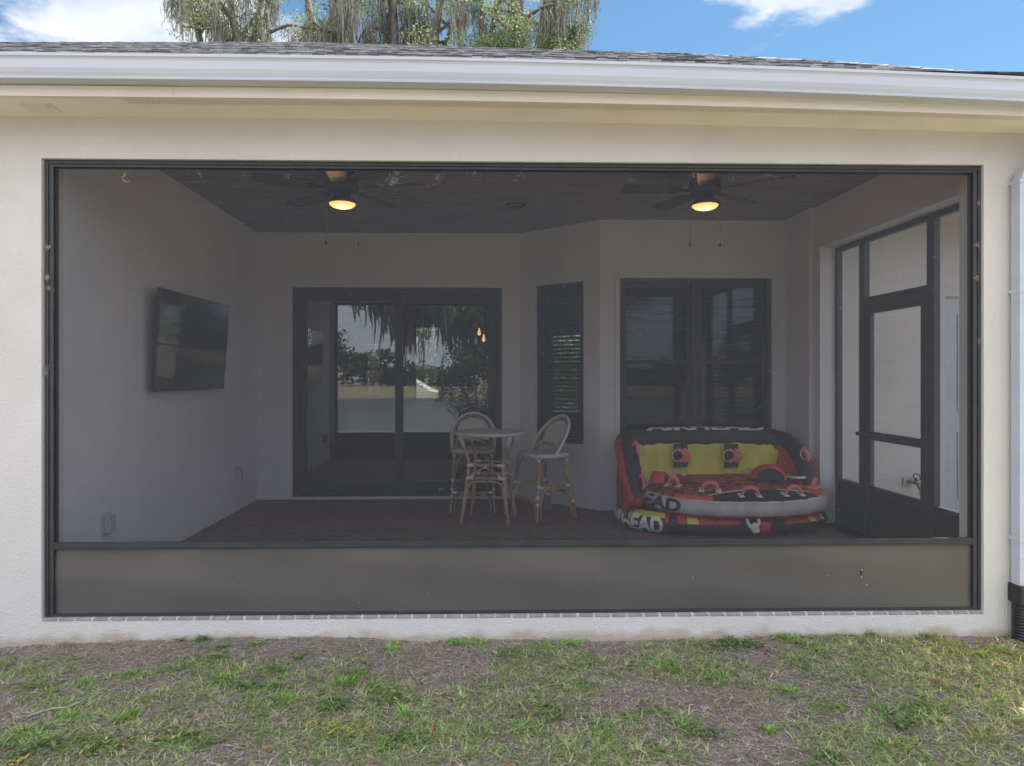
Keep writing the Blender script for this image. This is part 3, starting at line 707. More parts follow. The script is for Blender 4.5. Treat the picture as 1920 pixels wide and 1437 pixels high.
# dead curled leaf in the mesh at the upper left
m = MB(); c_ = at(232,335,YS-.02)
m.tube(smoothpath([(c_.x+.01,c_.y,c_.z+.035),(c_.x+.008,c_.y-.004,c_.z+.02),(c_.x-.004,c_.y-.006,c_.z+.002),(c_.x+.006,c_.y-.004,c_.z-.012),(c_.x+.018,c_.y-.008,c_.z-.02),(c_.x+.03,c_.y,c_.z-.014)]),[.0012+.002*abs(math.sin(i*.25)) for i in range(31)],5)
m.build('dead_leaf', mat('dry_leaf',(.36,.27,.18),.8), label='curled dry leaf stuck in the screen mesh near its top left corner', cat='leaf')

# side screen wall with door
XS = 3.36
ss = empty('side_screen', (XS,5.2,0), label='dark bronze screen wall with narrow panels on the right side of the porch', cat='screen')
def sidebox(mb, ya, yb, za, zb, t=.025, off=0): mb.box((XS-t+off,ya,za),(XS+t+off,yb,zb))
m = MB()
for (a,b) in ((6.20,6.237),(5.76,5.84),(4.86,4.94),(4.103,4.14)): sidebox(m, a, b, .003, SZ1-.004)
for (a,b) in ((5.84,6.20),(4.94,5.76),(4.14,4.86)):
    sidebox(m, a, b, SZ1-.045, SZ1-.004, .024)
sidebox(m, 4.94, 5.76, 2.0, 2.075, .024)
for (a,b) in ((5.84,6.20),(4.14,4.86)): sidebox(m, a, b, .003, .05, .024); sidebox(m, a, b, .39, .43, .024)
sb(m, 'frame', M['bronze'], ss, bevel=.002)
m = MB()
for (a,b) in ((5.84,6.20),(4.14,4.86)): sidebox(m, a, b, .05, .39, .004)
build_split(m, 'kick_panel', M['black'], ss, fn=sb)
m = MB()
for (a,b,c,d) in ((5.84,6.20,.43,SZ1-.045),(4.14,4.86,.43,SZ1-.045),(4.94,5.76,2.075,SZ1-.045)): m.quad((XS,a,c),(XS,b,c),(XS,b,d),(XS,a,d))
build_split(m, 'screen_mesh', M['mesh2'], ss, fn=sb, recalc=False)
sdd = empty('screen_door', (XS,5.35,0), label='dark bronze screen door with mid rail and kick plate in the side screen', cat='screen door')
m = MB(); da, db = 4.945, 5.755
sidebox(m, da, da+.075, .01, 1.995, .018); sidebox(m, db-.075, db, .01, 1.995, .018)
sidebox(m, da+.075, db-.075, 1.93, 1.995, .017); sidebox(m, da+.075, db-.075, .84, .91, .017); sidebox(m, da+.075, db-.075, .39, .44, .017); sidebox(m, da+.075, db-.075, .01, .08, .017)
sb(m, 'door_frame', M['bronze'], sdd, bevel=.002)
m = MB(); sidebox(m, da+.075, db-.075, .08, .39, .004); sb(m, 'kick_panel', M['black'], sdd)
m = MB()
for (c,d) in ((.44,.84),(.91,1.93)): m.quad((XS,da+.075,c),(XS,db-.075,c),(XS,db-.075,d),(XS,da+.075,d))
build_split(m, 'screen_mesh', M['mesh2'], sdd, fn=sb, recalc=False)
m = MB(); m.tube([(XS-.05,5.80,.885),(XS-.05,5.58,.89)], .012, 10); m.tube([(XS-.05,5.58,.89),(XS-.05,5.46,.892)], .005, 8); m.box((XS-.06,5.45,.878),(XS-.018,5.47,.902)); m.box((XS-.06,5.79,.87),(XS-.025,5.83,.90))
sb(m, 'door_closer', M['bronze'], sdd)
m = MB(); m.box((XS-.03,4.97,.94),(XS-.0185,4.995,1.02)); sb(m, 'latch', M['black'], sdd)
# ------------------------------------------------------------------ television
def onleft(px, py, X):
    uu=(px-932)/F; s,c=math.sin(YAW),math.cos(YAW); r=Vector((s+c*uu, c-s*uu, (705-py)/F)); t=X/r.x; return Vector((X, r.y*t, EYE+r.z*t))
a = onleft(302,538,-2.40); b = onleft(431,572,-2.40); c_ = onleft(291,735,-2.455)
ty0, ty1 = a.y, b.y; tz1 = a.z; tz0 = c_.z; th = tz1-tz0; tw = ty1-ty0
tv = empty('television', (-2.455,(ty0+ty1)/2,tz0), label='large black flat television hung on the left porch wall, tilted slightly down', cat='television')
TL = Matrix.Rotation(R(4), 4, 'Y')
def tvp(mb, name, mt, **k):
    o = mb.build(name, mt, **k); o.parent = tv; return o
def tbox(mb, a, b): 
    m0 = MB(); m0.box(a, b); mb.add([tuple(TL @ Vector(p)) for p in m0.v], m0.f)
h = tw/2
m = MB(); tbox(m, (-.03,-h,0),(0,h,th)); tbox(m, (-.055,-h*.7,th*.1),(-.0302,h*.7,th*.6)); tvp(m,'casing',M['black'],bevel=.004)
m = MB(); tbox(m, (.0006,-h+.008,.014),(.002,h-.008,th-.008)); tvp(m,'display',M['screenblack'])
m = MB(); m.box((-.075,-.25,th*.3),(-.05,.25,th*.6)); tvp(m,'wall_bracket',M['bronze'])

# ------------------------------------------------------------------ outlet covers
def outlet(px, py, lab):
    p = onleft(px, py, XL); e = empty('outlet_cover', (XL, p.y, p.z), label=lab, cat='outlet cover', group='outlet covers on the left porch wall')
    m = MB(); m.box((0.001,-.045,-.07),(.018,.045,.07)); o = m.build('base_plate', M['plastic'], e, bevel=.003)
    m = MB(); vs=[(.0185,-.04,-.062),(.062,-.036,-.055),(.062,.036,-.055),(.0185,.04,-.062),(.0185,-.04,.064),(.054,-.036,.058),(.054,.036,.058),(.0185,.04,.064)]
    m.add(vs,[(0,1,2,3),(7,6,5,4),(0,4,5,1),(1,5,6,2),(2,6,7,3),(3,7,4,0)]); m.build('hinged_lid', M['plastic'], e, bevel=.004)
    m = MB(); m.tube([(.02,-.042,.062),(.02,.042,.062)], .004, 8); m.build('hinge', M['plastic'], e)
outlet(196, 981, 'grey box outlet cover on the left wall nearest the screen, low down')
outlet(443, 889, 'grey box outlet cover on the left wall near the far corner, below the television')

# ------------------------------------------------------------------ recessed lights
for (px,py,lab) in ((557,381,'small round recessed ceiling light left of the left ceiling fan'),(968,384,'small round recessed ceiling light between the two ceiling fans')):
    uu=(px-932)/F; s,c=math.sin(YAW),math.cos(YAW); t=(ZC-EYE)/((705-py)/F)
    e = empty('recessed_light', ((s+c*uu)*t,(c-s*uu)*t,ZC), label=lab, cat='ceiling light', group='recessed lights in the porch ceiling')
    m = MB(); m.lathe((0,0,0),[(.095,-.001),(.095,-.006),(.085,-.01),(.068,-.008),(.060,.018)],28); m.build('trim', M['black'] if False else mat('bronze_trim',(.06,.055,.05),.5), e)
    m = MB(); m.lathe((0,0,0),[(.060,.006),(.03,.002),(.0005,.001)],24); m.build('lens', mat('frosted_lens',(.8,.76,.7),.4), e)

# ------------------------------------------------------------------ ceiling fans
M['fan'] = mat('dark_fan_wood', (.075,.062,.055), .5, (.05,.042,.038), 6, stretch=(1,10,1))
M['fanmetal'] = mat('dark_fan_metal', (.02,.018,.017), .38)
M['lamp'] = mat('warm_lit_glass', (.9,.8,.6), .4, emit=(1.0,.42,.105), estr=.78)
def fan(px, py, a0, lab):
    uu=(px-932)/F; s,c=math.sin(YAW),math.cos(YAW); zl = ZC-.29; t=(zl-EYE)/((705-py)/F)
    cx, cy = (s+c*uu)*t, (c-s*uu)*t
    e = empty('ceiling_fan', (cx,cy,ZC), rz=a0, label=lab, cat='ceiling fan', group='ceiling fans under the porch ceiling')
    m = MB(); m.lathe((0,0,0),[(0.001,-.001),(.085,-.002),(.085,-.05),(.06,-.062),(.055,-.07),(.115,-.085),(.125,-.11),(.125,-.165),(.10,-.195),(.06,-.20)],32); m.build('motor_housing', M['fanmetal'], e)
    m = MB(); m.lathe((0,0,0),[(.05,-.2005),(.06,-.215),(.09,-.235),(.108,-.265),(.110,-.280),(.104,-.2805),(.10,-.27)],32); m.build('light_fitting', M['fanmetal'], e)
    m = MB(); m.lathe((0,0,0),[(.1,-.276),(.098,-.286),(.08,-.300),(.045,-.310),(.0005,-.313)],32); m.build('light_bowl', M['lamp'], e)
    for k in range(5):
        A = 2*math.pi*k/5; T = Matrix.Rotation(A,4,'Z') @ Matrix.Translation((0,0,-.155)) @ Matrix.Rotation(R(12),4,'X')
        m = MB(); ol=[(.20,-.05),(.24,-.062),(.45,-.07),(.62,-.072),(.645,-.06),(.66,-.03),(.66,.03),(.645,.06),(.62,.072),(.45,.07),(.24,.062),(.20,.05)]
        n=len(ol); vs=[(x,y,-.004) for x,y in ol]+[(x,y,.004) for x,y in ol]
        m.add([tuple(T@Vector(p)) for p in vs],[tuple(range(n-1,-1,-1)),tuple(range(n,2*n))]+[(i,(i+1)%n,n+(i+1)%n,n+i) for i in range(n)]); bl = m.build('blade', M['fan'], e)
        m = MB(); vs=[(.11,-.02,-.009),(.19,-.018,-.009),(.27,-.045,-.009),(.27,.045,-.009),(.19,.018,-.009),(.11,.02,-.009)]; vs+=[(x,y,-.0045) for x,y,z in vs]
        m.add([tuple(T@Vector(p)) for p in vs],[(5,4,3,2,1,0),(6,7,8,9,10,11)]+[(i,(i+1)%6,6+(i+1)%6,6+i) for i in range(6)]); m.build('blade_bracket', M['fanmetal'], bl)
    for (dx,dy,ln) in ((-.122,-.01,.29),(.122,.01,.29)):
        v_ = Matrix.Rotation(-a0,3,'Z') @ Vector((dx,dy,0))
        m = MB(); m.tube([(v_.x,v_.y,-.18),(v_.x,v_.y,-.28-ln)], .0014, 5); ch = m.build('pull_chain', M['fanmetal'], e)
        m = MB(); m.lathe((v_.x,v_.y,-.28-ln),[(.001,.004),(.006,0),(.010,-.016),(.008,-.026),(.001,-.03)],12); m.build('chain_knob', M['black'], ch)
    # the bulb inside the lit bowl
    l = bpy.data.lights.new('fan_bulb','POINT'); l.energy = 1.0; l.color=(1,.55,.22); l.shadow_soft_size=.06
    lo = bpy.data.objects.new('fan_bulb', l); C.objects.link(lo); lo.location=(0,0,-.35); lo.parent=e
fan(642, 385, R(60), 'dark five-blade ceiling fan with lit amber bowl, left of the two, nearer the television')
fan(1322, 388, R(37), 'dark five-blade ceiling fan with lit amber bowl, right of the two, above the inflatable')

# ------------------------------------------------------------------ bistro table and stools
M['woven'] = mat('woven_white_seat', (.56,.54,.53), .65, (.42,.41,.41), 90, 2, bump=.0015, bscale=160)
def wrapband(mb, p, d, r, l=.05):
    p=Vector(p); d=Vector(d).normalized(); mb.tube([p-d*l/2, p+d*l/2], r, 10)
table = empty('bistro_table', (.06,6.37,0), rz=R(-12), label='round counter height rattan bistro table with white edge, in front of the left stool', cat='table')
zt_ = .862; rt = .34
m = MB(); m.lathe((0,0,zt_),[(.0005,-.028),(rt-.02,-.030),(rt-.004,-.026),(rt,-.012),(rt-.004,.0),(rt-.02,.003),(.0005,.003)],48); 
m.build('tabletop', M['woven'], table)
legs = []
for (sx,sy) in ((-1,-1),(1,-1),(1,1),(-1,1)):
    pts = smoothpath([(sx*.235,sy*.2,.835),(sx*.20,sy*.175,.72),(sx*.165,sy*.15,.60),(sx*.165,sy*.15,.52),(sx*.18,sy*.165,.38),(sx*.225,sy*.215,.0)],6)
    m = MB(); m.tube(pts, .0165, 10); lg = m.build('leg', M['rattan'], table)
    m = MB(); m.tube([pts[0]+Vector((0,0,.002)), pts[1], pts[3], pts[5]], .0195, 10)
    for z in (.553,.433): 
        q = min(pts, key=lambda p: abs(p.z-z)); wrapband(m,(q.x,q.y,z),(0,0,1),.0195,.03)
    build_split(m, 'wrapping', M['wrap'], lg)
def rail(par, a, b, r=.013, w=True):
    a=Vector(a); b=Vector(b); m=MB(); m.tube([a,b], r, 10); o=m.build('rail', M['rattan'], par)
    if w:
        m=MB(); d=(b-a).normalized(); L_=(b-a).length; wrapband(m,a+d*.028,d,r+.003,.055); wrapband(m,b-d*.028,d,r+.003,.055); build_split(m, 'wrapping', M['wrap'], o)
for z,w_ in ((.555,.165),(.435,.173)):
    dd = .15 if z>.5 else .158
    for sy in (-1,1): rail(table,(-w_,sy*dd,z),(w_,sy*dd,z))
    for sx in (-1,1): rail(table,(sx*w_,-dd,z-.0),(sx*w_,dd,z-.0))
for sy in (-1,1):
    m = MB(); m.tube(smoothpath([(-.15,sy*.153,.445),(-.09,sy*.153,.49),(0,sy*.153,.535),(.09,sy*.153,.49),(.15,sy*.153,.445)]),.008,8); br=m.build('brace', M['rattan'], table)
    m = MB(); wrapband(m,(0,sy*.153,.548),(0,0,1),.012,.036); wrapband(m,(-.135,sy*.153,.452),(1,0,.7),.012,.04); wrapband(m,(.135,sy*.153,.452),(1,0,-.7),.012,.04); build_split(m, 'wrapping', M['wrap'], br)
    m = MB(); m.tube(smoothpath([(-.195,sy*.2,.12),(-.178,sy*.185,.28),(-.15,sy*.175,.375),(-.09,sy*.17,.405),(.09,sy*.17,.405),(.15,sy*.175,.375),(.178,sy*.185,.28),(.195,sy*.2,.12)]),.009,8); m.build('arch_brace', M['rattan'], table)

def make_stool(loc, rz, lab):
    """counter stool; front faces local -y"""
    e = empty('bar_stool', loc, rz=rz, label=lab, cat='stool', group='rattan counter stools at the bistro table')
    zs = .605; hw = .215; fy = -.215; ry = .19
    ol = []
    for k in range(40):
        a_ = 2*math.pi*k/40; cc, s_ = math.cos(a_), math.sin(a_)
        ol.append((.232*math.copysign(abs(cc)**.62,cc), .215*math.copysign(abs(s_)**.62,s_)))
    m = MB(); prof=[(.97,.0),(1.0,.008),(1.01,.02),(.995,.034),(.95,.040),(.6,.034),(.0,.028)]
    vs=[]; n=40
    for (s_,z) in prof: vs += [(x*s_,y*s_,zs+z) for x,y in ol]
    vs += [(x*.9,y*.9,zs) for x,y in ol]
    fs=[(i*n+k,i*n+(k+1)%n,(i+1)*n+(k+1)%n,(i+1)*n+k) for i in range(len(prof)-1) for k in range(n)]+[(len(prof)*n+k,len(prof)*n+(k+1)%n,(k+1)%n,k) for k in range(n)]+[tuple(len(prof)*n+k for k in range(n-1,-1,-1))]
    m.add(vs,fs,0,True); m.build('seat', M['woven'], e)
    feet={}
    for (sx,sy) in ((-1,-1),(1,-1),(1,1),(-1,1)):
        topx, topy = sx*.19, (-.175 if sy<0 else .15); bx, by = sx*.222, (-.215 if sy<0 else .235)
        pts = smoothpath([(topx,topy,zs+.0),(topx+sx*.004,topy,zs-.15),((topx+bx)/2,(topy+by)/2,.3),(bx,by,0)],5)
        m=MB(); m.tube(pts,.0155,10); lg=m.build('leg', M['rattan'], e); feet[(sx,sy)]=pts
        m=MB()
        for z in (.575,.27 if sy<0 else .33,.34,.21):
            q=min(pts,key=lambda p:abs(p.z-z)); wrapband(m,(q.x,q.y,q.z),(0,0,1),.0185,.028)
        build_split(m, 'wrapping', M['wrap'], lg)
    def onleg(k,z):
        P_=feet[k]
        for i in range(len(P_)-1):
            if P_[i].z>=z>=P_[i+1].z: t=(P_[i].z-z)/(P_[i].z-P_[i+1].z); return P_[i].lerp(P_[i+1],t)
        return P_[-1]
    rail(e,onleg((-1,-1),.215),onleg((1,-1),.215),.012)
    for sx in (-1,1): rail(e,onleg((sx,-1),.33),onleg((sx,1),.33),.012)
    rail(e,onleg((-1,1),.27),onleg((1,1),.27),.012)
    for (k1,k2,zt2) in (((-1,-1),(1,-1),.19),((-1,1),(1,1),.245),((-1,-1),(-1,1),.305),((1,-1),(1,1),.305)):
        a_=onleg(k1,zt2); b_=onleg(k2,zt2); a0=onleg(k1,.02); b0=onleg(k2,.02); cc_=(a_+b_)/2
        def inn(p,q): return p.lerp(q,.09)
        pts=smoothpath([inn(a0,b0),inn(onleg(k1,zt2*.6),onleg(k2,zt2*.6)),a_.lerp(b_,.2),cc_,a_.lerp(b_,.8),inn(onleg(k2,zt2*.6),onleg(k1,zt2*.6)),inn(b0,a0)],5)
        m=MB(); m.tube(pts,.0085,8); m.build('arch_brace', M['rattan'], e)
        a_=onleg(k1,.585); b_=onleg(k2,.585)
        pts=smoothpath([inn(onleg(k1,.42),onleg(k2,.42)),inn(onleg(k1,.52),onleg(k2,.52)),a_.lerp(b_,.22),a_.lerp(b_,.3)],5)
        m=MB(); m.tube(pts,.008,8); pts=smoothpath([inn(onleg(k2,.42),onleg(k1,.42)),inn(onleg(k2,.52),onleg(k1,.52)),b_.lerp(a_,.22),b_.lerp(a_,.3)],5); m.tube(pts,.008,8); build_split(m, 'corner_brace', M['rattan'], e)
    # back: outer wrapped arch from the sides of the seat, inner pole, woven panel
    def arch(w, zt3, r, mt, nm, y0=-.03, lean=.25):
        pts=[]; N_=28
        for k in range(N_+1):
            t=k/N_
            if t<.3: f=t/.3; x=-w*(.93+.07*f); z=zs+.0+(zt3-zs-w)*f
            elif t>.7: f=(1-t)/.3; x=w*(.93+.07*f); z=zs+.0+(zt3-zs-w)*f
            else:
                a_=math.pi*(1-(t-.3)/.4); x=w*math.cos(a_); z=zt3-w+w*math.sin(a_)
            y=y0+lean*((z-zs)/(zt3-zs))**.9+.10*(1-abs(x)/w)**.5*.35
            pts.append((x,y,z))
        m=MB(); m.tube(pts,r,10); return m.build(nm,mt,e), pts
    arch(.232,.995,.014,M['wrap'],'back_arch')
    _,ip = arch(.206,.967,.011,M['rattan'],'inner_arch')
    m=MB(); vs=[]; nz_=12; nx_=10
    for j in range(nz_+1):
        z=zs+.13+(.945-zs-.13)*j/nz_
        hh = .145 if z<.79 else math.sqrt(max(.185**2-max(z-.765,0)**2,.0004)); hh=min(hh,.165)
        for i in range(nx_+1):
            x=-hh+2*hh*i/nx_; y=-.025+.25*((z-zs)/(.995-zs))**.9+.035*(1-abs(x)/.23)**.5; vs.append((x,y,z))
    vs+= [(x,y+.008,z) for x,y,z in vs]; n0=(nz_+1)*(nx_+1); w_=nx_+1
    fs=[(j*w_+i,j*w_+i+1,(j+1)*w_+i+1,(j+1)*w_+i) for j in range(nz_) for i in range(nx_)]
    fs2=[tuple(n0+q for q in f[::-1]) for f in fs]
    edge=[i for i in range(w_)]+[j*w_+nx_ for j in range(1,nz_+1)]+[nz_*w_+i for i in range(nx_-1,-1,-1)]+[j*w_ for j in range(nz_-1,0,-1)]
    fs3=[(edge[k],edge[(k+1)%len(edge)],n0+edge[(k+1)%len(edge)],n0+edge[k]) for k in range(len(edge))]
    m.add(vs,fs+fs2+fs3,0,False); m.build('back_panel', M['woven'], e)
    rail(e,(-.165,.075,zs+.125),(.165,.075,zs+.125),.010)
    m=MB(); m.tube(smoothpath([(-.15,.03,zs+.04),(-.12,.055,zs+.09),(0,.075,zs+.115),(.12,.055,zs+.09),(.15,.03,zs+.04)]),.007,8); m.build('brace', M['rattan'], e)
    for sx in (-1,1):
        m=MB(); m.tube([(sx*.178,.02,zs+.02),(sx*.165,.085,zs+.13),(sx*.165,.135,.80)],.009,8); m.build('brace', M['rattan'], e)
    return e
make_stool((-.10,6.93,0), R(0), 'rattan counter stool with arched back standing behind the round table, facing the screen')
sv = Vector((.59,6.54,0)); fd = Vector((-.40,-.225,0)).normalized()
make_stool(sv, math.atan2(fd.y,fd.x)+math.pi/2, 'rattan counter stool turned sideways towards the table, in front of the angled window')

# ------------------------------------------------------------------ towable inflatable sofa
def text_mesh(s, size=1, bold=.02, xs=1.0):
    cu = bpy.data.curves.new('letters','FONT'); cu.body=s; cu.size=size; cu.offset=bold; cu.resolution_u=4
    o = bpy.data.objects.new('letters', cu); C.objects.link(o); bpy.context.view_layer.update()
    me = bpy.data.meshes.new_from_object(o.evaluated_get(bpy.context.evaluated_depsgraph_get())); bpy.data.objects.remove(o)
    bm = bmesh.new(); bm.from_mesh(me); bmesh.ops.triangulate(bm, faces=bm.faces)
    xs_=[v.co.x for v in bm.verts]; ys_=[v.co.y for v in bm.verts]; x0,x1,y0,y1=min(xs_),max(xs_),min(ys_),max(ys_)
    for k in range(1,8): y=y0+(y1-y0)*k/8; bmesh.ops.bisect_plane(bm, geom=bm.verts[:]+bm.edges[:]+bm.faces[:], plane_co=(0,y,0), plane_no=(0,1,0))
    nk=int((x1-x0)/(size*.12))+1
    for k in range(1,nk): x=x0+(x1-x0)*k/nk; bmesh.ops.bisect_plane(bm, geom=bm.verts[:]+bm.edges[:]+bm.faces[:], plane_co=(x,0,0), plane_no=(1,0,0))
    bm.verts.index_update(); vs=[((v.co.x-x0)/(x1-x0),(v.co.y-y0)/(y1-y0)) for v in bm.verts]; fs=[tuple(v.index for v in f.verts) for f in bm.faces]
    bm.free(); return vs, fs
WORD = text_mesh('AIRHEAD', 1, .045)
HEADW = text_mesh('HEAD', 1, .045)
def vinyl(name, c, **k): return mat(name, c, .55, tuple(min(1,q*1.25+.004) for q in c), 7, 5, bump=.022, bscale=9, bdetail=5, **k)
T_ = dict(black=vinyl('black_nylon',(.018,.018,.022)), grey=vinyl('grey_nylon',(.36,.35,.34)), red=vinyl('red_nylon',(.42,.042,.032)), dred=vinyl('dark_red_nylon',(.33,.035,.04)),
    yellow=vinyl('yellow_nylon',(.55,.50,.055)), white=vinyl('white_print',(.62,.62,.62)), pink=vinyl('pink_foam',(.62,.16,.17)), orange=vinyl('orange_print',(.58,.09,.045)))
def deck_mat():
    m = bpy.data.materials.new('streaked_print'); m.use_nodes=True; t=m.node_tree; b=t.nodes['Principled BSDF']; b.inputs['Roughness'].default_value=.6
    tcn=t.nodes.new('ShaderNodeTexCoord'); mp=t.nodes.new('ShaderNodeMapping'); mp.inputs['Rotation'].default_value=(0,0,R(28)); mp.inputs['Scale'].default_value=(2.2,9,3)
    t.links.new(tcn.outputs['Object'],mp.inputs[0]); n=t.nodes.new('ShaderNodeTexNoise'); n.inputs['Scale'].default_value=1.3; n.inputs['Detail'].default_value=3; n.inputs['Distortion'].default_value=1.4
    t.links.new(mp.outputs[0],n.inputs['Vector']); r=t.nodes.new('ShaderNodeValToRGB'); r.color_ramp.interpolation='CONSTANT'
    els=[(0,(.025,.02,.02)),(.39,(.34,.045,.03)),(.445,(.42,.36,.22)),(.455,(.30,.04,.03)),(.485,(.025,.02,.02)),(.515,(.42,.075,.035)),(.565,(.50,.45,.33)),(.575,(.30,.045,.03)),(.62,(.03,.02,.02)),(.66,(.36,.06,.04))]
    r.color_ramp.elements[0].color=(*els[0][1],1); r.color_ramp.elements[1].position=els[1][0]; r.color_ramp.elements[1].color=(*els[1][1],1)
    for p,c in els[2:]: q=r.color_ramp.elements.new(p); q.color=(*c,1)
    t.links.new(n.outputs[0],r.inputs[0]); t.links.new(r.outputs[0],b.inputs['Base Color'])
    n2=t.nodes.new('ShaderNodeTexNoise'); n2.inputs['Scale'].default_value=6; n2.inputs['Detail'].default_value=4; bp=t.nodes.new('ShaderNodeBump'); bp.inputs['Distance'].default_value=.02
    t.links.new(tcn.outputs['Object'],n2.inputs['Vector']); t.links.new(n2.outputs[0],bp.inputs['Height']); t.links.new(bp.outputs[0],b.inputs['Normal']); return m
T_['deck']=deck_mat()
TX, TY = 2.215, 6.20
tow = empty('towable_inflatable', (TX,TY,0), label='red, black, grey and yellow inflatable towable sofa in the right corner of the porch', cat='inflatable')
class Ring:
    def __init__(s, a, b, n, cx, cy, Rt, zc, Rv=None, skew=0, N_=720):
        s.Rt=Rt; s.Rv=Rv or Rt; s.zc=zc; s.P=[]
        for k in range(N_):
            t=2*math.pi*k/N_; c,sn=math.cos(t),math.sin(t)
            x=(a-Rt)*math.copysign(abs(c)**(2/n),c); y=(b-Rt)*math.copysign(abs(sn)**(2/n),sn)
            s.P.append(Vector((cx+x+skew*y, cy+y,0)))
        s.S=[0]
        for k in range(N_): s.S.append(s.S[-1]+(s.P[(k+1)%N_]-s.P[k]).length)
        s.L=s.S[-1]; s.n=N_
    def at(s, arc):
        arc%=s.L; lo_,hi_=0,s.n
        while hi_-lo_>1:
            mid=(lo_+hi_)//2
            if s.S[mid]<=arc: lo_=mid
            else: hi_=mid
        f=(arc-s.S[lo_])/max(1e-9,s.S[lo_+1]-s.S[lo_]); p=s.P[lo_].lerp(s.P[(lo_+1)%s.n],f)
        k=6; t=(s.P[(lo_+k)%s.n].lerp(s.P[(lo_+k+1)%s.n],f)-s.P[(lo_-k)%s.n].lerp(s.P[(lo_-k+1)%s.n],f)).normalized()
        return p, Vector((t.y,-t.x,0))
    def arc_at(s, ang):     # arc length at polar parameter
        return s.S[int(ang/(2*math.pi)*s.n)%s.n]
    tilt=0
    def lift(s, y): return s.tilt*(y-.15)
    def surf(s, arc, el, off=0):
        p,n=s.at(arc); q=p+n*((s.Rt+off)*math.cos(el))+Vector((0,0,s.zc+(s.Rv+off)*math.sin(el))); q.z+=s.lift(q.y); return q
def ring_body(ring, deck, bands, NU=160, pucker=.0, name='x', floor=True, center=None):
    """solid inflatable: crowned deck, fat rim, flat bottom.  bands(el_or_deck s, arc) -> material index"""
    cx,cy = center
    NR=8; NT=16
    rows=[]
    for j in range(NR): rows.append(('d', j/NR))
    for j in range(NT+1): rows.append(('t', math.pi/2-math.pi*j/NT))
    rows.append(('b',.6)); rows.append(('b',0))
    m=MB(); vs=[]; cen=Vector((cx,cy,0))
    for (k,q) in rows:
        for i in range(NU):
            arc=ring.L*i/NU; p,n=ring.at(arc)
            if k=='d':
                s_=max(q,.001); vs.append((cen+(p-cen)*s_)+Vector((0,0,ring.zc+ring.Rv+deck(s_,p))))
            elif k=='t':
                pu=pucker*(math.sin(arc*34)+.7*math.sin(arc*53+1))*max(0,math.cos(q))**.5*(.3+.7*abs(math.sin(q)))
                vs.append(p+n*(ring.Rt*math.cos(q)**.9 if math.cos(q)>0 else 0)+n*pu+Vector((0,0,ring.zc+ring.Rv*math.sin(q))))
            else: s_=max(q,.001); vs.append((cen+(p-cen)*s_)+Vector((0,0,ring.zc-ring.Rv)))
    for j in range(len(rows)-1):
        for i in range(NU):
            i2=(i+1)%NU; k,q=rows[j]; q2=rows[j+1][1] if rows[j+1][0]==k else q
            m.add([], [], 0)
            m.f.append((j*NU+i,j*NU+i2,(j+1)*NU+i2,(j+1)*NU+i)); m.m.append(bands(k,(q+q2)/2 if k=='t' else q,ring.L*(i+.5)/NU)); m.sm.append(True)
    m.v=[(v.x,v.y,v.z+ring.lift(v.y)) for v in vs]
    return m
def decal(ring, word, arc0, arc1, el0, el1, name, mt, par, off=.0045):
    vs,fs=word; m=MB(); m.add([ring.surf(arc0+(arc1-arc0)*x, el0+(el1-el0)*y, off) for x,y in vs], fs); return m.build(name, mt, par, recalc=False)
def patch(ring, arc0, arc1, el0, el1, name, mt, par, off=.003, n1=10, n2=6):
    m=MB(); vs=[ring.surf(arc0+(arc1-arc0)*i/n1, el0+(el1-el0)*j/n2, off) for i in range(n1+1) for j in range(n2+1)]
    m.add(vs,[(i*(n2+1)+j,(i+1)*(n2+1)+j,(i+1)*(n2+1)+j+1,i*(n2+1)+j+1) for i in range(n1) for j in range(n2)],0,True); return m.build(name, mt, par, recalc=False)
# base
bR = Ring(.965,.56,2.35,0,.01,.12,.092,.092)
mats=[T_['black'],T_['red'],T_['yellow']]
def bbands(k,q,arc): return 0
base = ring_body(bR, lambda s,p:-.03*(1-s), bbands, pucker=.0025, center=(0,0)).build('base_tube', mats, tow)
AL = bR.arc_at(math.pi*1.0)      # leftmost point, arcs run counter-clockwise seen from above: left, front, right
decal(bR, WORD, AL-.10, AL+.45, R(-50), R(44), 'lettering', T_['white'], base)
AF = bR.arc_at(math.pi*1.5)      # front centre
patch(bR, AF-.93, AF-.60, R(38), R(84), 'yellow_patch', T_['yellow'], base)
for (a_,b_,c_) in ((-.60,-.57,'red'),(-.51,-.43,'red'),(-.43,-.345,'yellow'),(-.345,-.01,'red')): patch(bR, AF+a_, AF+b_, R(16), R(75), c_+'_patch', T_[c_], base)
for (a_,b_,c_) in ((.37,.61,'red'),(.61,.68,'yellow'),(.68,.74,'red'),(.74,.80,'yellow')): patch(bR, AF+a_, AF+b_, R(16), R(75), c_+'_patch', T_[c_], base)
patch(bR, AF+.11, AF+.24, R(-60), R(30), 'red_patch', T_['red'], base)
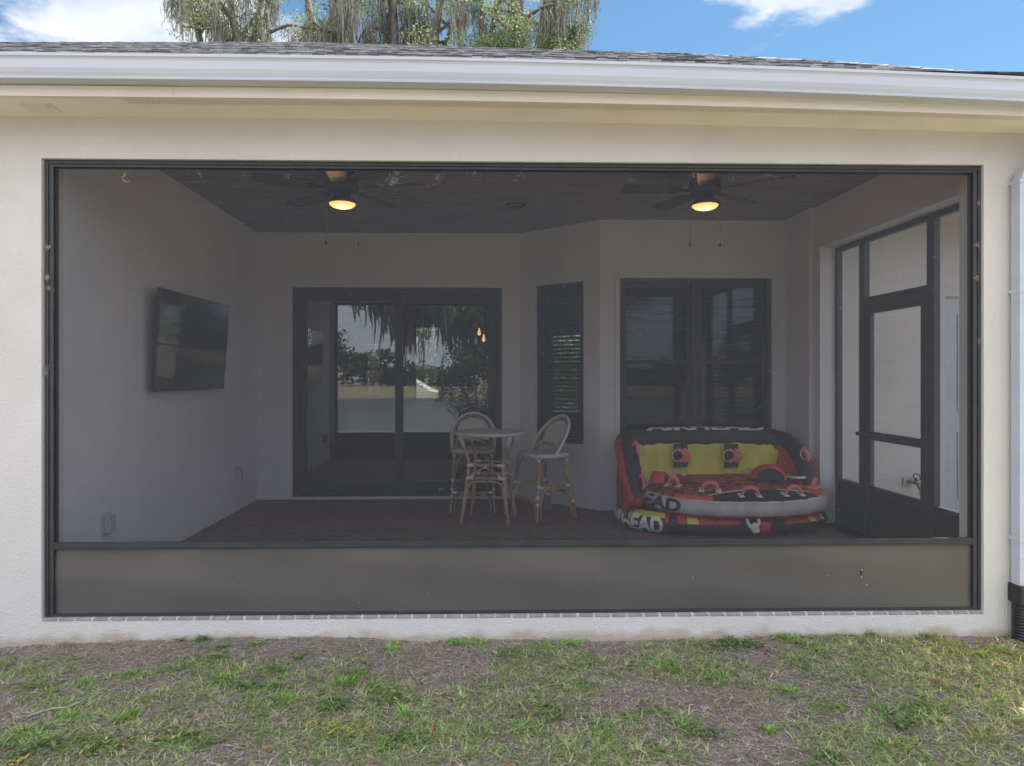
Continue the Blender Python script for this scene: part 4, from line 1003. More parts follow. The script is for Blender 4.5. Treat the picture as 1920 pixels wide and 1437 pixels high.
# seat
sR = Ring(.85,.50,2.35,.085,-.10,.125,.32,.092)
mats=[T_['deck'],T_['grey'],T_['dred'],T_['black'],T_['orange']]
sR.tilt=.115; SF = sR.arc_at(math.pi*1.5); SL = sR.arc_at(math.pi)
def sbands(k,q,arc):
    d = arc-SF
    if d > sR.L/2: d-=sR.L
    if k=='d':
        if q>=.72 and -.30<d<.62: return 3
        if q>=.72 and .62<=d<.95: return 4
        return 0
    if k=='b': return 2
    if q > R(52):
        if -.30<d<.62: return 3
        if -.62<d<=-.30 or .62<=d<.95: return 4
        return 0
    if q > R(-24): return 1
    return 2
seat = ring_body(sR, lambda s,p: .055*(1-s**2)+.012*math.sin(p.x*5), sbands, pucker=.009, center=(.085,-.10), NU=200).build('seat_cushion', mats, tow)
decal(sR, HEADW, SF-.93, SF-.55, R(-20), R(46), 'lettering', T_['black'], seat)
def deckpoint(arc, s, off=0):
    p,n=sR.at(arc); cen=Vector((.085,-.10,0)); q=cen+(p-cen)*s; return q+Vector((0,0,sR.zc+sR.Rv+.055*(1-s*s)+off+sR.lift(q.y))), n
# white piping round the black front panel
m=MB(); pts=[]
for i in range(33):
    d=-.34+.98*i/32; s_=.985+.0*i; e_=R(50); pts.append(sR.surf(SF+d, R(49), .001))
m.tube(pts,.0045,6); 
pts=[]
for i in range(25):
    t=i/24; d=-.34+.98*t; s_=.99-.30*math.sin(math.pi*t)**.6; pts.append(deckpoint(SF+d,s_,.004)[0])
m.tube(pts,.005,6); build_split(m, 'piping', T_['white'], seat)
for e_ in (49,-24):
    m=MB(); m.tube([sR.surf(sR.L*i/160, R(e_), .0015) for i in range(160)],.0035,6,closed=True); m.build('seam', T_['grey'] if e_>0 else T_['dred'], seat)
# handles: webbing patches and a padded loop
def handle(c, along, up, w=.13, h=.075, par=seat, wl=.07, rad=.016):
    c=Vector(c); along=Vector(along).normalized(); up=Vector(up).normalized(); side=along.cross(up)
    m=MB(); rad=rad*1.15; pts=smoothpath([c-along*w/2+up*.004, c-along*w*.36+up*h*.7, c-along*w*.14+up*h, c+along*w*.14+up*h, c+along*w*.36+up*h*.7, c+along*w/2+up*.004],5)
    m.tube(pts,[rad*(.55+.45*min(1,4*min(i,len(pts)-1-i)/(len(pts)-1))) for i in range(len(pts))],10); hd_=m.build('grab_handle', T_['pink'], par)
    m=MB()
    for s_ in (-1,1):
        o=c+along*s_*w/2; q=[o+side*wl*.6-along*.022, o+side*wl*.6+along*.022, o-side*wl*.6+along*.022, o-side*wl*.6-along*.022]
        m.add([v+up*.006 for v in q]+[v+up*.010 for v in q],[(3,2,1,0),(4,5,6,7),(0,1,5,4),(1,2,6,5),(2,3,7,6),(3,0,4,7)])
    build_split(m, 'webbing', T_['white'], hd_)
def dk(px, py, zz=.43):
    """deck point under a photo pixel"""
    uu=(px-932)/F; s,c=math.sin(YAW),math.cos(YAW); t=(zz-EYE)/((705-py)/F); return Vector(((s+c*uu)*t-TX,(c-s*uu)*t-TY,zz))
for (px,py,ang,w,zz) in ((1262,911,-38,.10,.42),(1331,920,-14,.14,.39),(1406,930,-2,.15,.365),(1487,928,6,.15,.37),(1526,914,48,.11,.40)):
    p=dk(px,py,zz); al=Vector((math.cos(R(ang)),math.sin(R(ang)),0)); handle(p, al, (0,-.25,1), w)
for (px,py,ang) in ((1270,891,10),(1410,884,-10)): p=dk(px,py,.465); handle(p,(math.cos(R(ang)),math.sin(R(ang)),0),(0,-.1,1),.10,.02)
# round valve badge, side bolsters
m=MB(); p=dk(1493,893,.455); m.lathe((p.x,p.y,p.z),[(.085,-.01),(.085,.006),(.07,.009),(.068,.006),(.0005,.006)],28); vb=m.build('badge_ring', T_['white'], seat)
m=MB(); m.lathe((p.x,p.y,p.z),[(.066,.007),(.062,.011),(.0005,.012)],28); m.build('badge_centre', T_['black'], vb)
def bolster(px, py, zz, r, th, rz):
    p=dk(px,py,zz); T=Matrix.Translation(p)@Matrix.Rotation(rz,4,'Z'); e_=[]
    n=18; vs=[]
    for (y,sc) in ((-th/2,.8),(-th/2*.8,.95),(0,1.0),(th/2*.8,.95),(th/2,.8)):
        for k in range(n+1): a_=math.pi*k/n; vs.append(T@Vector((r*sc*math.cos(a_), y, r*.85*sc*math.sin(a_)-.02)))
    m=MB(); w_=n+1
    fs=[(j*w_+k,j*w_+k+1,(j+1)*w_+k+1,(j+1)*w_+k) for j in range(4) for k in range(n)]
    m.add(vs,fs,1,True); m.add([vs[k] for k in range(w_)],[tuple(range(w_-1,-1,-1))],0); m.add([vs[4*w_+k] for k in range(w_)],[tuple(range(w_))],0)
    m.build('side_bolster', [T_['black'],T_['red']], tow)
bolster(1441,893,.47,.155,.16,R(-14)); bolster(1236,897,.47,.10,.13,R(62))
# backrest: fat black tube rising from both front corners and across the back, panels inside
kp_ = [(-.90,-.28,.26),(-.905,-.10,.40),(-.90,.10,.60),(-.885,.27,.71),(-.80,.40,.755),(-.55,.44,.765),(0,.45,.77),(.55,.44,.765),(.78,.40,.75),(.87,.27,.69),(.90,.10,.58),(.91,-.02,.44),(.91,-.12,.30)]
kp_ = [(x*(.90 if x>0 else .93),y,z) for x,y,z in kp_]
bp_ = smoothpath(kp_, 10); rad=[.105+.004*math.sin(i*1.7) for i in range(len(bp_))]
for i in range(12): rad[i]=.06+.045*i/12; rad[-1-i]=.06+.045*i/12
m=MB(); m.tube(bp_, rad, 20)
for i,f in enumerate(m.f):
    c_=sum((Vector(m.v[q]) for q in f),Vector())/len(f); bp0=min(bp_,key=lambda p:(p-c_).length); d_=(c_-bp0).normalized()
    m.m[i]=1 if (abs(c_.x)>.66 and bp0.z<.71 and d_.dot(Vector((-.25 if c_.x>0 else .25,-.8,.5)).normalized())<.62) else 0
br=m.build('backrest_tube', [T_['black'],T_['red']], tow)
# outer skin below the tube (red), inner skin (yellow back, red sides)
def skin(side, mt_fn, name, mats, off):
    m=MB(); vs=[]; nz_=9; n=len(bp_); cen=Vector((0,-.1,0))
    for i,p in enumerate(bp_):
        t=(bp_[min(i+1,n-1)]-bp_[max(i-1,0)]); t.z=0; t.normalize(); nrm=Vector((t.y,-t.x,0))   # points inwards/outwards
        if nrm.dot(cen-Vector((p.x,p.y,0)))<0: nrm=-nrm
        for j in range(nz_+1):
            f=j/nz_; ztop=p.z+(-.02); zb=.24 if side>0 else .10
            z=ztop+(zb-ztop)*f; bul=.02*math.sin(f*math.pi)+.006*math.sin(i*.5+f*5)
            vs.append(Vector((p.x,p.y,0))+nrm*(off*side+(-side)*0+bul*(1 if side>0 else -1)+side*f*.06*(1 if side>0 else .3))+Vector((0,0,z)))
    w_=nz_+1
    for i in range(n-1):
        for j in range(nz_): m.f.append((i*w_+j,(i+1)*w_+j,(i+1)*w_+j+1,i*w_+j+1)); m.m.append(mt_fn((bp_[i]+bp_[i+1])/2)); m.sm.append(True)
    m.v=[tuple(v) for v in vs]; return m.build(name, mats, tow)
skin(1, lambda p: 0 if p.y>.30 else 1, 'inner_panel', [T_['yellow'],T_['red']], .085)
skin(-1, lambda p: 0, 'outer_panel', [T_['dred']], .06)
# straps and D handles up the left and right arms
def ringhandle(c, nrm, r=.055, par=br):
    c=Vector(c); nrm=Vector(nrm).normalized(); a_=nrm.cross(Vector((0,0,1))).normalized(); b_=a_.cross(nrm)
    m=MB(); m.tube([c+nrm*.012+(a_*math.cos(2*math.pi*k/20)*r+b_*math.sin(2*math.pi*k/20)*r*.9) for k in range(20)],.005,6,closed=True); o=m.build('rope_loop', T_['white'], par)
    m=MB(); pts=[c+nrm*(.02+.03*math.sin(math.pi*k/8))+a_*(r*.25)+b_*(r*1.15*math.cos(math.pi*k/8)) for k in range(9)]; m.tube(pts,.018,10); m.build('grab_handle', T_['pink'], o)
ringhandle(Vector((1.31-TX-.0,0,0)) if False else (-.75,.14,.695),(.35,-.9,.35))
ringhandle((-.76,-.14,.42),(.35,-.9,.35)); ringhandle((.82,.02,.64),(.25,-.85,.5))
# hand guards on the yellow panel
for px in (1279,1375):
    q=at(px,855,6.42); q=Vector((q.x-TX,.283,q.z))
    for dz in (.075,-.075):
        m=MB(); m.box((q.x-.068,.262,q.z+dz-.04),(q.x+.068,.281,q.z+dz+.04)); pt=m.build('black_patch', T_['black'], tow, bevel=.004)
    m=MB(); m.lathe((q.x-.03,.262,q.z),[(.0005,-.012),(.045,-.010),(.052,.0),(.05,.02)],20,axis='y'); k_=m.build('knuckle_guard', T_['black'], tow)
    m=MB(); m.tube([(q.x-.03+.055*math.cos(2*math.pi*k/20),.255,q.z+.058*math.sin(2*math.pi*k/20)) for k in range(20)],.0045,6,closed=True); m.build('rope_loop', T_['white'], k_)
    for dx in (-.012,.042):
        m=MB(); m.tube(smoothpath([(q.x+dx-.02,.255,q.z+.06),(q.x+dx+.022,.235,q.z+.035),(q.x+dx+.034,.228,q.z),(q.x+dx+.022,.235,q.z-.035),(q.x+dx-.02,.255,q.z-.06)],5),.017,10); m.build('grab_handle', T_['pink'], k_)
# white lettering over the top of the back tube
vs,fs=WORD; m=MB(); i0=None
def backtop(x, el, off=.004):
    xx=-.60+1.2*x; 
    best=min(range(40,len(bp_)-40), key=lambda i: abs(bp_[i].x-xx)); p=bp_[best].copy(); 
    j=best+1 if bp_[best].x<xx else best-1; f=(xx-bp_[best].x)/((bp_[j].x-bp_[best].x) or 1); p=p.lerp(bp_[j],f)
    return Vector((xx,p.y-(.108+off)*math.cos(el),p.z+(.108+off)*math.sin(el)))
m.add([backtop(x, R(50)+R(60)*y) for x,y in vs], fs); m.build('lettering', T_['white'], br, recalc=False)
# tow strap and quick connector at the front
m=MB(); p=sR.surf(SF+.02,R(-8),.004); b0=bR.surf(AF+.09,R(62),.012)
fx=.07
m.box((fx-.035,-.567,.175),(fx+.055,-.53,.27)); m.build('tow_strap', T_['black'], tow, bevel=.012)
m=MB(); z0_=.115
m.lathe((fx+.02,-.59,z0_),[(.0005,-.012),(.022,-.012),(.03,0),(.022,.012)],16,axis='y')
m.tube(smoothpath([(fx-.04,-.59,z0_+.06),(fx-.035,-.59,z0_+.025),(fx,-.59,z0_-.02),(fx+.02,-.59,z0_-.045),(fx+.05,-.59,z0_-.04)]),.016,8)
m.tube(smoothpath([(fx+.055,-.59,z0_+.06),(fx+.062,-.59,z0_+.03),(fx+.045,-.59,z0_),(fx+.055,-.59,z0_-.05)]),.014,8)
m.build('tow_connector', T_['white'], tow)

# ------------------------------------------------------------------ hose bib, hose, drain pipe
p = at(1700,902,YW)
hbq = empty('hose_spigot', (p.x,YW,p.z), label='brass garden spigot on the wing wall seen through the screen door', cat='tap')
BR = mat('aged_brass',(.30,.24,.14),.5,(.2,.18,.13),20,metal=.6)
m=MB(); m.box((-.045,-.02,-.045),(.045,-.001,.045)); m.build('wall_plate', M['plastic'], hbq, bevel=.006)
m=MB(); m.tube(smoothpath([(0,-.02,0),(0.02,-.07,.0),(.04,-.10,-.01),(.05,-.12,-.05)]),[.018]*19 if False else .019,12); m.build('tap_body', BR, hbq)
m=MB(); m.tube([(.03,-.08,.0),(.03,-.10,.05)],.009,8); m.tube([(.03+.032*math.cos(2*math.pi*k/18),-.105+.01*math.sin(2*math.pi*k/18),.055+.032*math.sin(2*math.pi*k/18)) for k in range(18)],.006,6,closed=True); m.build('handle', M['black'], hbq)
m=MB(); m.tube(smoothpath([(p.x+.05,YW-.12,p.z-.05),(p.x+.055,YW-.125,p.z-.10),(p.x+.08,YW-.12,p.z-.25),(p.x+.09,YW-.14,p.z-.42),(p.x+.25,YW-.3,-.10),(p.x+.8,YW-.35,-.12),(p.x+.9,YW-.6,-.12)],8),.011,10)
m.build('garden_hose', mat('green_hose',(.05,.14,.08),.5,(.06,.16,.10),30), label='green garden hose hanging down from the brass spigot', cat='hose')
xdp = xd+.005; zdb = at(1900,1130,3.77).z
dp = empty('drain_pipe', (xdp,3.785,-.13), label='black corrugated drain pipe under the white downspout', cat='drain pipe')
m=MB(); m.box((-.058,-.05,zb_+.13-.095),(.058,.05,zb_+.13+.012)); m.build('adapter', mat('black_plastic',(.016,.016,.018),.4), dp, bevel=.006)
m=MB(); m.box((-.02,-.0515,zb_+.13-.045),(.05,-.0503,zb_+.13-.02)); m.build('sticker', M['plastic'], dp)
m=MB(); prof=[]; z=zb_+.13-.094
while z>-.06: prof+=[(.050,z),(.058,z-.003),(.058,z-.011),(.050,z-.014)]; z-=.0175
m.lathe((0,0,0),prof,28); m.build('corrugated_tube', mat('black_hose_plastic',(.02,.02,.022),.4), dp)

# ------------------------------------------------------------------ pendant lamp inside the room
a_=at(903,628,9.6)
pe = empty('pendant_lamp', (a_.x,9.6,a_.z), label='small pendant with two lit amber bulbs inside the room, seen through the sliding door', cat='lamp')
m=MB(); m.tube([(0,0,.12),(0,0,2.85-a_.z)],.006,6); m.tube([(-.05,0,.12),(.05,0,.10)],.008,6); m.build('stem', M['black'], pe)
for (x,z) in ((-.035,.03),(.03,-.06)):
    m=MB(); m.lathe((x,0,z),[(.0005,-.04),(.018,-.028),(.024,-.005),(.018,.022),(.010,.04),(.010,.07)],16); m.build('bulb', mat('lit_bulb',(.9,.7,.4),.4,emit=(1,.55,.18),estr=1.6), pe)
# ------------------------------------------------------------------ parked car on the street beyond the house
cy_=24
car = empty('parked_car', (-3.2,cy_,-.12), label='white car parked on the street side, seen through the house windows', cat='car')
prof=[(-2.25,.35),(-2.3,.75),(-2.1,.9),(-1.5,.98),(-.9,1.42),(.7,1.45),(1.4,1.02),(2.1,.9),(2.3,.7),(2.28,.35)]
m=MB(); n=len(prof); vs=[(x,-.85 if z<1.1 else -.68,z) for x,z in prof]+[(x,.85 if z<1.1 else .68,z) for x,z in prof]
m.add(vs,[tuple(range(n)),tuple(range(2*n-1,n-1,-1))]+[(i,(i+1)%n,n+(i+1)%n,n+i) for i in range(n)]); m.build('body', mat('white_car_paint',(.75,.75,.75),.3), car, bevel=.05)
m=MB(); m.add([(-1.25,-.80,1.0),(1.15,-.80,1.0),(.65,-.70,1.36),(-.8,-.70,1.36)],[(0,1,2,3)]); m.build('side_window', M['screenblack'], car)
for x in (-1.4,1.45):
    for y in (-.8,.8):
        m=MB(); m.lathe((x,y,.33),[(.0005,-.11),(.2,-.11),(.33,-.10),(.34,0),(.33,.10),(.0005,.11)],24,axis='y'); m.build('wheel', M['black'], car)
# ------------------------------------------------------------------ trees
bark = mat('oak_bark', (.16,.135,.11), .95, (.085,.07,.06), 9, 8, bump=.03, bscale=14, stretch=(1,1,.3))
leafm = attr_mat('oak_leaves', .55, .35); mossm = attr_mat('spanish_moss', .95, .3, spec=.05)
def leaf_cloud(name, cents, rads, per, size, cols, parent, rng, flat=.8, mt=None, **k):
    """leaf-sized quads scattered through clumps: outline stays ragged, gaps show through"""
    P=[];S=[];CO=[]
    for c_,r_ in zip(cents,rads):
        n=int(per*r_**2.0)+4
        d=rng.normal(size=(n,3)); d/=np.linalg.norm(d,axis=1)[:,None]; rr=rng.random(n)**.45
        p=np.array(c_)+d*rr[:,None]*r_*np.array([1,1,flat]); P.append(p); S.append(size*rng.uniform(.6,1.3,n))
        b=rng.uniform(.75,1.25); base=np.array(cols[rng.integers(len(cols))]); CO.append(base*b*rng.uniform(.7,1.3,(n,1)))
    P=np.concatenate(P);S=np.concatenate(S);CO=np.concatenate(CO); n=len(P)
    a=rng.normal(size=(n,3)); a/=np.linalg.norm(a,axis=1)[:,None]; b=rng.normal(size=(n,3)); b-=a*(a*b).sum(1)[:,None]; b/=np.linalg.norm(b,axis=1)[:,None]
    L_=S[:,None]*a; W_=S[:,None]*.42*b
    V=np.stack([P-L_, P+W_, P+L_, P-W_],1).reshape(-1,3); Fq=np.arange(4*n).reshape(n,4)
    return npmesh(name, V, Fq, mt or leafm, parent, cols=np.repeat(CO,4,0), **k)
def moss(name, anchors, lens, rng, parent, strands=10, spread=.25, wid=.02, **k):
    V=[];Fq=[];CO=[];b0=0; K=9
    for (p,l) in zip(anchors,lens):
        for _ in range(strands):
            gx_,gy_=rng.normal(size=2); ll=l*rng.uniform(.3,1.1)*math.exp(-(gx_*gx_+gy_*gy_)*.35)+.12; x=p[0]+gx_*spread; y=p[1]+gy_*spread; z=p[2]+rng.uniform(-.25,.15)
            an=rng.uniform(0,math.pi); w=wid*rng.uniform(.6,1.6); ph=rng.uniform(0,6,2); am=rng.uniform(.01,.05); c=np.array([.28,.275,.24])*rng.uniform(.5,1.2)
            for j in range(K+1):
                t=j/K; xx=x+am*math.sin(ph[0]+t*7)+ .04*t*math.sin(ph[1]); yy=y+am*math.cos(ph[1]+t*6); zz=z-ll*t; ww=w*(1.2*math.sin(math.pi*min(.97,.12+t*.85))**.6+.1*math.sin(t*31+ph[0]))
                V.append((xx-ww*math.cos(an),yy-ww*math.sin(an),zz)); V.append((xx+ww*math.cos(an),yy+ww*math.sin(an),zz+rng.uniform(-.02,.02))); CO+= [c,c]
            for j in range(K): q=b0+2*j; Fq.append((q,q+1,q+3,q+2))
            b0+=2*(K+1)
    return npmesh(name, np.array(V), np.array(Fq), mossm, parent, cols=np.array(CO), **k)
def oak(name, base, limbs, rng_seed, clumps, mossn, label, group=None, trunk_r=.45, zfork=5, leaf=.045, per=520, twig=.6, mlen=(1,2.4), mstr=26, mw=.011, cols=None, mspread=.17, mrange=None):
    rng=np.random.default_rng(rng_seed); rd=random.Random(rng_seed)
    e=empty(name, base, label=label, cat='tree', group=group); B=Vector(base)
    m=MB(); m.tube([(0,0,-.3),(0.05,0,zfork*.3),(-.08,.05,zfork*.7),(0,0,zfork)],[trunk_r*1.35,trunk_r,trunk_r*.9,trunk_r*.85],14)
    m.build('trunk', bark, e)
    cents=[];rads=[];anch=[]
    for tip in limbs:
        tip=Vector(tip)-B; st=Vector((0,0,zfork)); mid=st.lerp(tip,.5)+Vector((rd.uniform(-.6,.6),rd.uniform(-.6,.6),rd.uniform(-.3,.7)))
        q1=st.lerp(mid,.5)+Vector((rd.uniform(-.3,.3),rd.uniform(-.3,.3),0)); q3=mid.lerp(tip,.5)+Vector((rd.uniform(-.4,.4),rd.uniform(-.4,.4),rd.uniform(-.4,.4)))
        pts=smoothpath([st,q1,mid,q3,tip],6); n=len(pts); m=MB(); m.tube(pts,[trunk_r*.5*(1-i/n)**.8+.035 for i in range(n)],9)
        for _ in range(7):
            i=rd.randrange(int(n*.35),n); s_=pts[i]; d=Vector((rd.gauss(0,1),rd.gauss(0,1),rd.gauss(.2,.7))).normalized()*rd.uniform(.7,1.9)*twig*1.6
            tw=smoothpath([s_, s_+d*.5+Vector((rd.gauss(0,.12),rd.gauss(0,.12),rd.gauss(0,.12))), s_+d],4)
            m.tube(tw,[.06*(1-k/len(tw))+.014 for k in range(len(tw))],6)
            for _ in range(3):
                d2=Vector((rd.gauss(0,1),rd.gauss(0,1),rd.gauss(0,.6))).normalized()*twig*rd.uniform(.5,1); k_=rd.randrange(3,len(tw)); m.tube([tw[k_],tw[k_]+d2*.6,tw[k_]+d2*1.1+Vector((0,0,-.05))],[.02,.013,.007],5)
                cents.append(tuple(tw[k_]+d2)); rads.append(rd.uniform(.22,.55)*clumps); anch.append(tuple(tw[k_]+d2*.4))
            cents.append(tuple(s_+d)); rads.append(rd.uniform(.3,.6)*clumps); anch.append(tuple(s_+d*.5)); anch.append(tuple(s_+d*.9))
        m.build('limb', bark, e)
    leaf_cloud('foliage', cents, rads, per, leaf, cols or [(.17,.23,.09),(.22,.28,.13),(.12,.165,.065)], e, rng)
    if mrange: anch=[a for a in anch if mrange[0]<a[2]+B.z<mrange[1]]
    idx=rng.permutation(len(anch))[:mossn]
    moss('hanging_moss', [anch[i] for i in idx], rng.uniform(mlen[0],mlen[1],len(idx)), rng, e, strands=mstr, wid=mw, spread=mspread)
    return e
def tips(spec, Y):
    outp=[]
    for (px,py,dy) in spec: p=at(px,py,Y+dy); outp.append((p.x,p.y,p.z))
    return outp
YT=21
oak('live_oak', (at(470,0,YT).x,YT,-.1), tips([(400,30,0),(365,-30,.5),(450,-60,-.6),(500,20,.4),(420,-120,0),(510,-90,1)],YT), 5, .9, 50, 'moss hung oak standing alone at the left behind the roof', 'oaks behind the house', .32, 6, mlen=(.8,1.8), mrange=(11.9,15))
oak('live_oak', (at(720,0,YT+1).x,YT+1,-.1), tips([(600,35,0),(575,-40,1),(660,-20,-1),(700,40,.5),(760,-60,0),(790,30,.6),(840,-30,-.6),(850,45,1),(720,-150,0),(640,-110,0),(815,-110,0)],YT+1), 11, 1.0, 110, 'broad moss hung oak with dark limbs behind the middle of the roof', 'oaks behind the house', .5, 6, mlen=(.9,2.2), mrange=(11.9,15.5))
oak('live_oak', (at(960,0,YT-.5).x,YT-.5,-.1), tips([(900,40,0),(940,-40,1),(990,35,-.5),(1030,-30,0),(1050,40,.7),(1068,0,0),(960,-120,0),(1040,-100,0),(1062,45,.8),(900,-60,0)],YT-.5), 17, .95, 66, 'moss hung oak with brighter leaves, furthest right behind the roof', 'oaks behind the house', .42, 6, mlen=(.8,1.9), mrange=(11.6,15), cols=[(.16,.22,.08),(.20,.26,.11),(.12,.16,.06)])
# shore oaks on the lake side, behind the photographer: they show only as reflections in the glass
oak('shore_oak', (3.2,-12.5,-.9), [(-4.6,-10,4.5),(-5.8,-10.3,4.7),(-3.4,-9.8,4.5),(-2.2,-9.6,4.6),(-1.5,-10,5.2),(-4,-10.5,5.0),(.5,-9,5.5),(-6.5,-11,5.4),(2,-9.5,6),(5,-11,6.5),(7,-14,6),(0,-15,6.5),(-3,-13,6.6)], 23, 1.1, 330, 'large moss hung oak on the lake shore, reflected in the sliding door glass', None, .42, 4.2, leaf=.11, per=330, mlen=(.8,2.3), mw=.03, mstr=16, mspread=.25)
rng=np.random.default_rng(31)
sb_=empty('shore_shrub', (-.15,-9.2,-.8), label='dark leafy shrub on the lake shore, reflected in the right half of the sliding door', cat='shrub')
m=MB()
for k in range(7): a_=k*.9; m.tube(smoothpath([(0,0,-.1),(.3*math.cos(a_),.3*math.sin(a_),.9),(.8*math.cos(a_),.5*math.sin(a_),2.0+.3*(k%3))]),[.05-.002*i for i in range(13)],6)
m.build('stem', bark, sb_)
cs=[(rng.normal()*.75,rng.normal()*.5,rng.uniform(.9,3.4)) for _ in range(38)]
leaf_cloud('foliage', cs, [rng.uniform(.3,.6) for _ in cs], 420, .07, [(.07,.09,.035),(.10,.12,.05),(.05,.07,.03)], sb_, rng)
# far wood across the lake and greenery beyond the street
cs=[];rs=[]
for _ in range(420):
    x=rng.uniform(-95,80); h=3.2+2.4*math.sin(x*.21)+1.5*math.sin(x*.53+1); cs.append((x,-68-rng.uniform(0,8),rng.uniform(.6,max(1.5,h+1.2)))); rs.append(rng.uniform(1.2,2.3))
leaf_cloud('far_wood', cs, rs, 22, .42, [(.06,.085,.03),(.08,.105,.04),(.05,.07,.03)], None, rng, label='far wooded shore across the lake, mirrored in the glass', kind='stuff')
cs=[];rs=[]
for _ in range(150):
    x=rng.uniform(-14,9); cs.append((x,30+rng.uniform(0,3),rng.uniform(0,3.4))); rs.append(rng.uniform(.7,1.3))
leaf_cloud('street_greenery', cs, rs, 70, .2, [(.11,.17,.05),(.15,.22,.07),(.08,.12,.04)], None, rng, label='green hedge and bushes across the street, seen through the house', kind='stuff')

# ------------------------------------------------------------------ turf, thatch, weeds, litter in front of the wall
rng=np.random.default_rng(77)
def ground_z(x,y):
    near=np.exp(-np.clip(np.abs(x)-5,0,99))*np.exp(-np.clip(1.5-y,0,99)*.6)
    return gz(x,y)+near*((fbm(x,y,2.2,3)-.5)*.05+(fbm(x,y,14,4,3)-.5)*.022)
def blades(name, x, y, length, width, lean, col, mt, curl=.5, zoff=0.0, base=.5, az=None, **k):
    n=len(x); z=ground_z(x,y)+zoff; az=rng.uniform(0,2*math.pi,n) if az is None else az; dx,dy=np.cos(az),np.sin(az); px_,py_=-dy,dx; K=3
    V=np.zeros((n,2*K+1,3))
    for j in range(K+1):
        t=j/K; a=lean*(base+curl*t); hor=length*t*np.sin(a); ver=length*t*np.cos(a); w=width*(1-t)**.6*.5
        cx=x+dx*hor; cy=y+dy*hor; cz=z+ver
        if j<K:
            V[:,2*j]=np.stack([cx-px_*w,cy-py_*w,cz],1); V[:,2*j+1]=np.stack([cx+px_*w,cy+py_*w,cz],1)
        else: V[:,2*K]=np.stack([cx,cy,cz],1)
    V[:,:,1]=np.minimum(V[:,:,1], YF-.004)
    b=(np.arange(n)*(2*K+1))[:,None]; F4=[]
    for j in range(K-1): F4.append(b+np.array([[2*j,2*j+1,2*j+3,2*j+2]]))
    F3=b+np.array([[2*K-2,2*K-1,2*K,2*K]])
    Fq=np.concatenate(F4+[F3]); 
    # last segment as triangles is written as degenerate-free quads by splitting the tip
    V2=V.reshape(-1,3)
    tri=np.concatenate([np.concatenate([f[:,[0,1,2]],f[:,[0,2,3]]]) for f in F4]+[F3[:,:3]])
    return npmesh(name, V2, tri, mt, None, cols=np.repeat(col,2*K+1,0), **k)
grassm=attr_mat('grass_blades',.55,.3,spec=.25); strawm=attr_mat('dry_thatch',.85,.1,spec=.1)
X0,X1,Y0,Y1=-4.4,4.4,1.7,YF-.005
def scatter(n): return rng.uniform(X0,X1,n), Y0+(Y1-Y0)*rng.random(n)
def density(x,y):
    d=fbm(x,y,2.4,11,4)*1.2-.33+ .5*(fbm(x,y,7,12,3)-.5)
    d+= -.40*np.clip((y-3.45)/.25,0,1)*(x<.2)*(x>-3.2) - .12*np.clip((y-3.6)/.2,0,1) + .22*np.clip((x-1.7)/.8,0,1) - .06*np.clip((3.0-y),0,1)*(x>0)
    return np.clip(d*2.9,0.03,1)
# dry thatch lying flat
x,y=scatter(260000); keep=rng.random(len(x))<(.25+.75*fbm(x,y,5,21)); x,y=x[keep],y[keep]; n=len(x)
t=rng.random((n,1))**1.05; c=np.array([.20,.165,.14])*(1-t)+np.array([.62,.53,.44])*t; c=c*rng.uniform(.4,1.15,(n,1)); r_=rng.random(n)<.05; c[r_]=np.array([.74,.68,.60])*rng.uniform(.7,1.1,(r_.sum(),1)); r_=rng.random(n)<.07; c[r_]=[.36,.17,.10]
blades('dry_thatch', x,y, rng.uniform(.01,.065,n), rng.uniform(.0015,.0042,n), rng.uniform(1.36,1.56,n), c, strawm, curl=.06, base=.97, zoff=rng.uniform(.001,.009,n), label='dry brown thatch and dead grass over the bare soil', kind='stuff')
def rosettes(cx, cy, nb, ln, wd, le, colf):
    """plants: several blades fan out from one crown"""
    m_=len(cx); cnt=rng.integers(nb[0],nb[1],m_); i=np.repeat(np.arange(m_),cnt); n=len(i); sc=rng.uniform(.6,1.3,m_)[i]
    az=rng.uniform(0,6.283,m_)[i]+rng.uniform(-2.6,2.6,n)
    x=cx[i]+np.cos(az)*.004; y=np.minimum(cy[i]+np.sin(az)*.004,YF-.008)
    c=colf(m_)[i]*rng.uniform(.75,1.25,(n,1))
    return x,y,rng.uniform(*ln,n)*sc,rng.uniform(*wd,n)*sc**.5,rng.uniform(*le,n),c,az
x,y=scatter(52000); dn=density(x,y); keep=rng.random(len(x))<dn**1.9*.72; x,y=x[keep],y[keep]
def turfcol(m_):
    t=rng.random((m_,1)); c=np.array([.20,.31,.08])*(1-t)+np.array([.47,.56,.22])*t; c*=rng.uniform(.6,1.2,(m_,1)); d_=rng.random(m_)<.16; c[d_]=np.array([.60,.51,.34])*rng.uniform(.6,1.1,(d_.sum(),1)); return c
R_=rosettes(x,y,(4,9),(.018,.062),(.0028,.006),(.95,1.55),turfcol)
R_[5][:]*= (1+np.clip((R_[0]-1.9)/.8,0,1)[:,None]*np.array([.5,.3,.0]))
blades('grass', *R_[:6], grassm, curl=.55, base=.6, az=R_[6], label='thin patchy green grass growing along the foot of the house wall', kind='stuff')
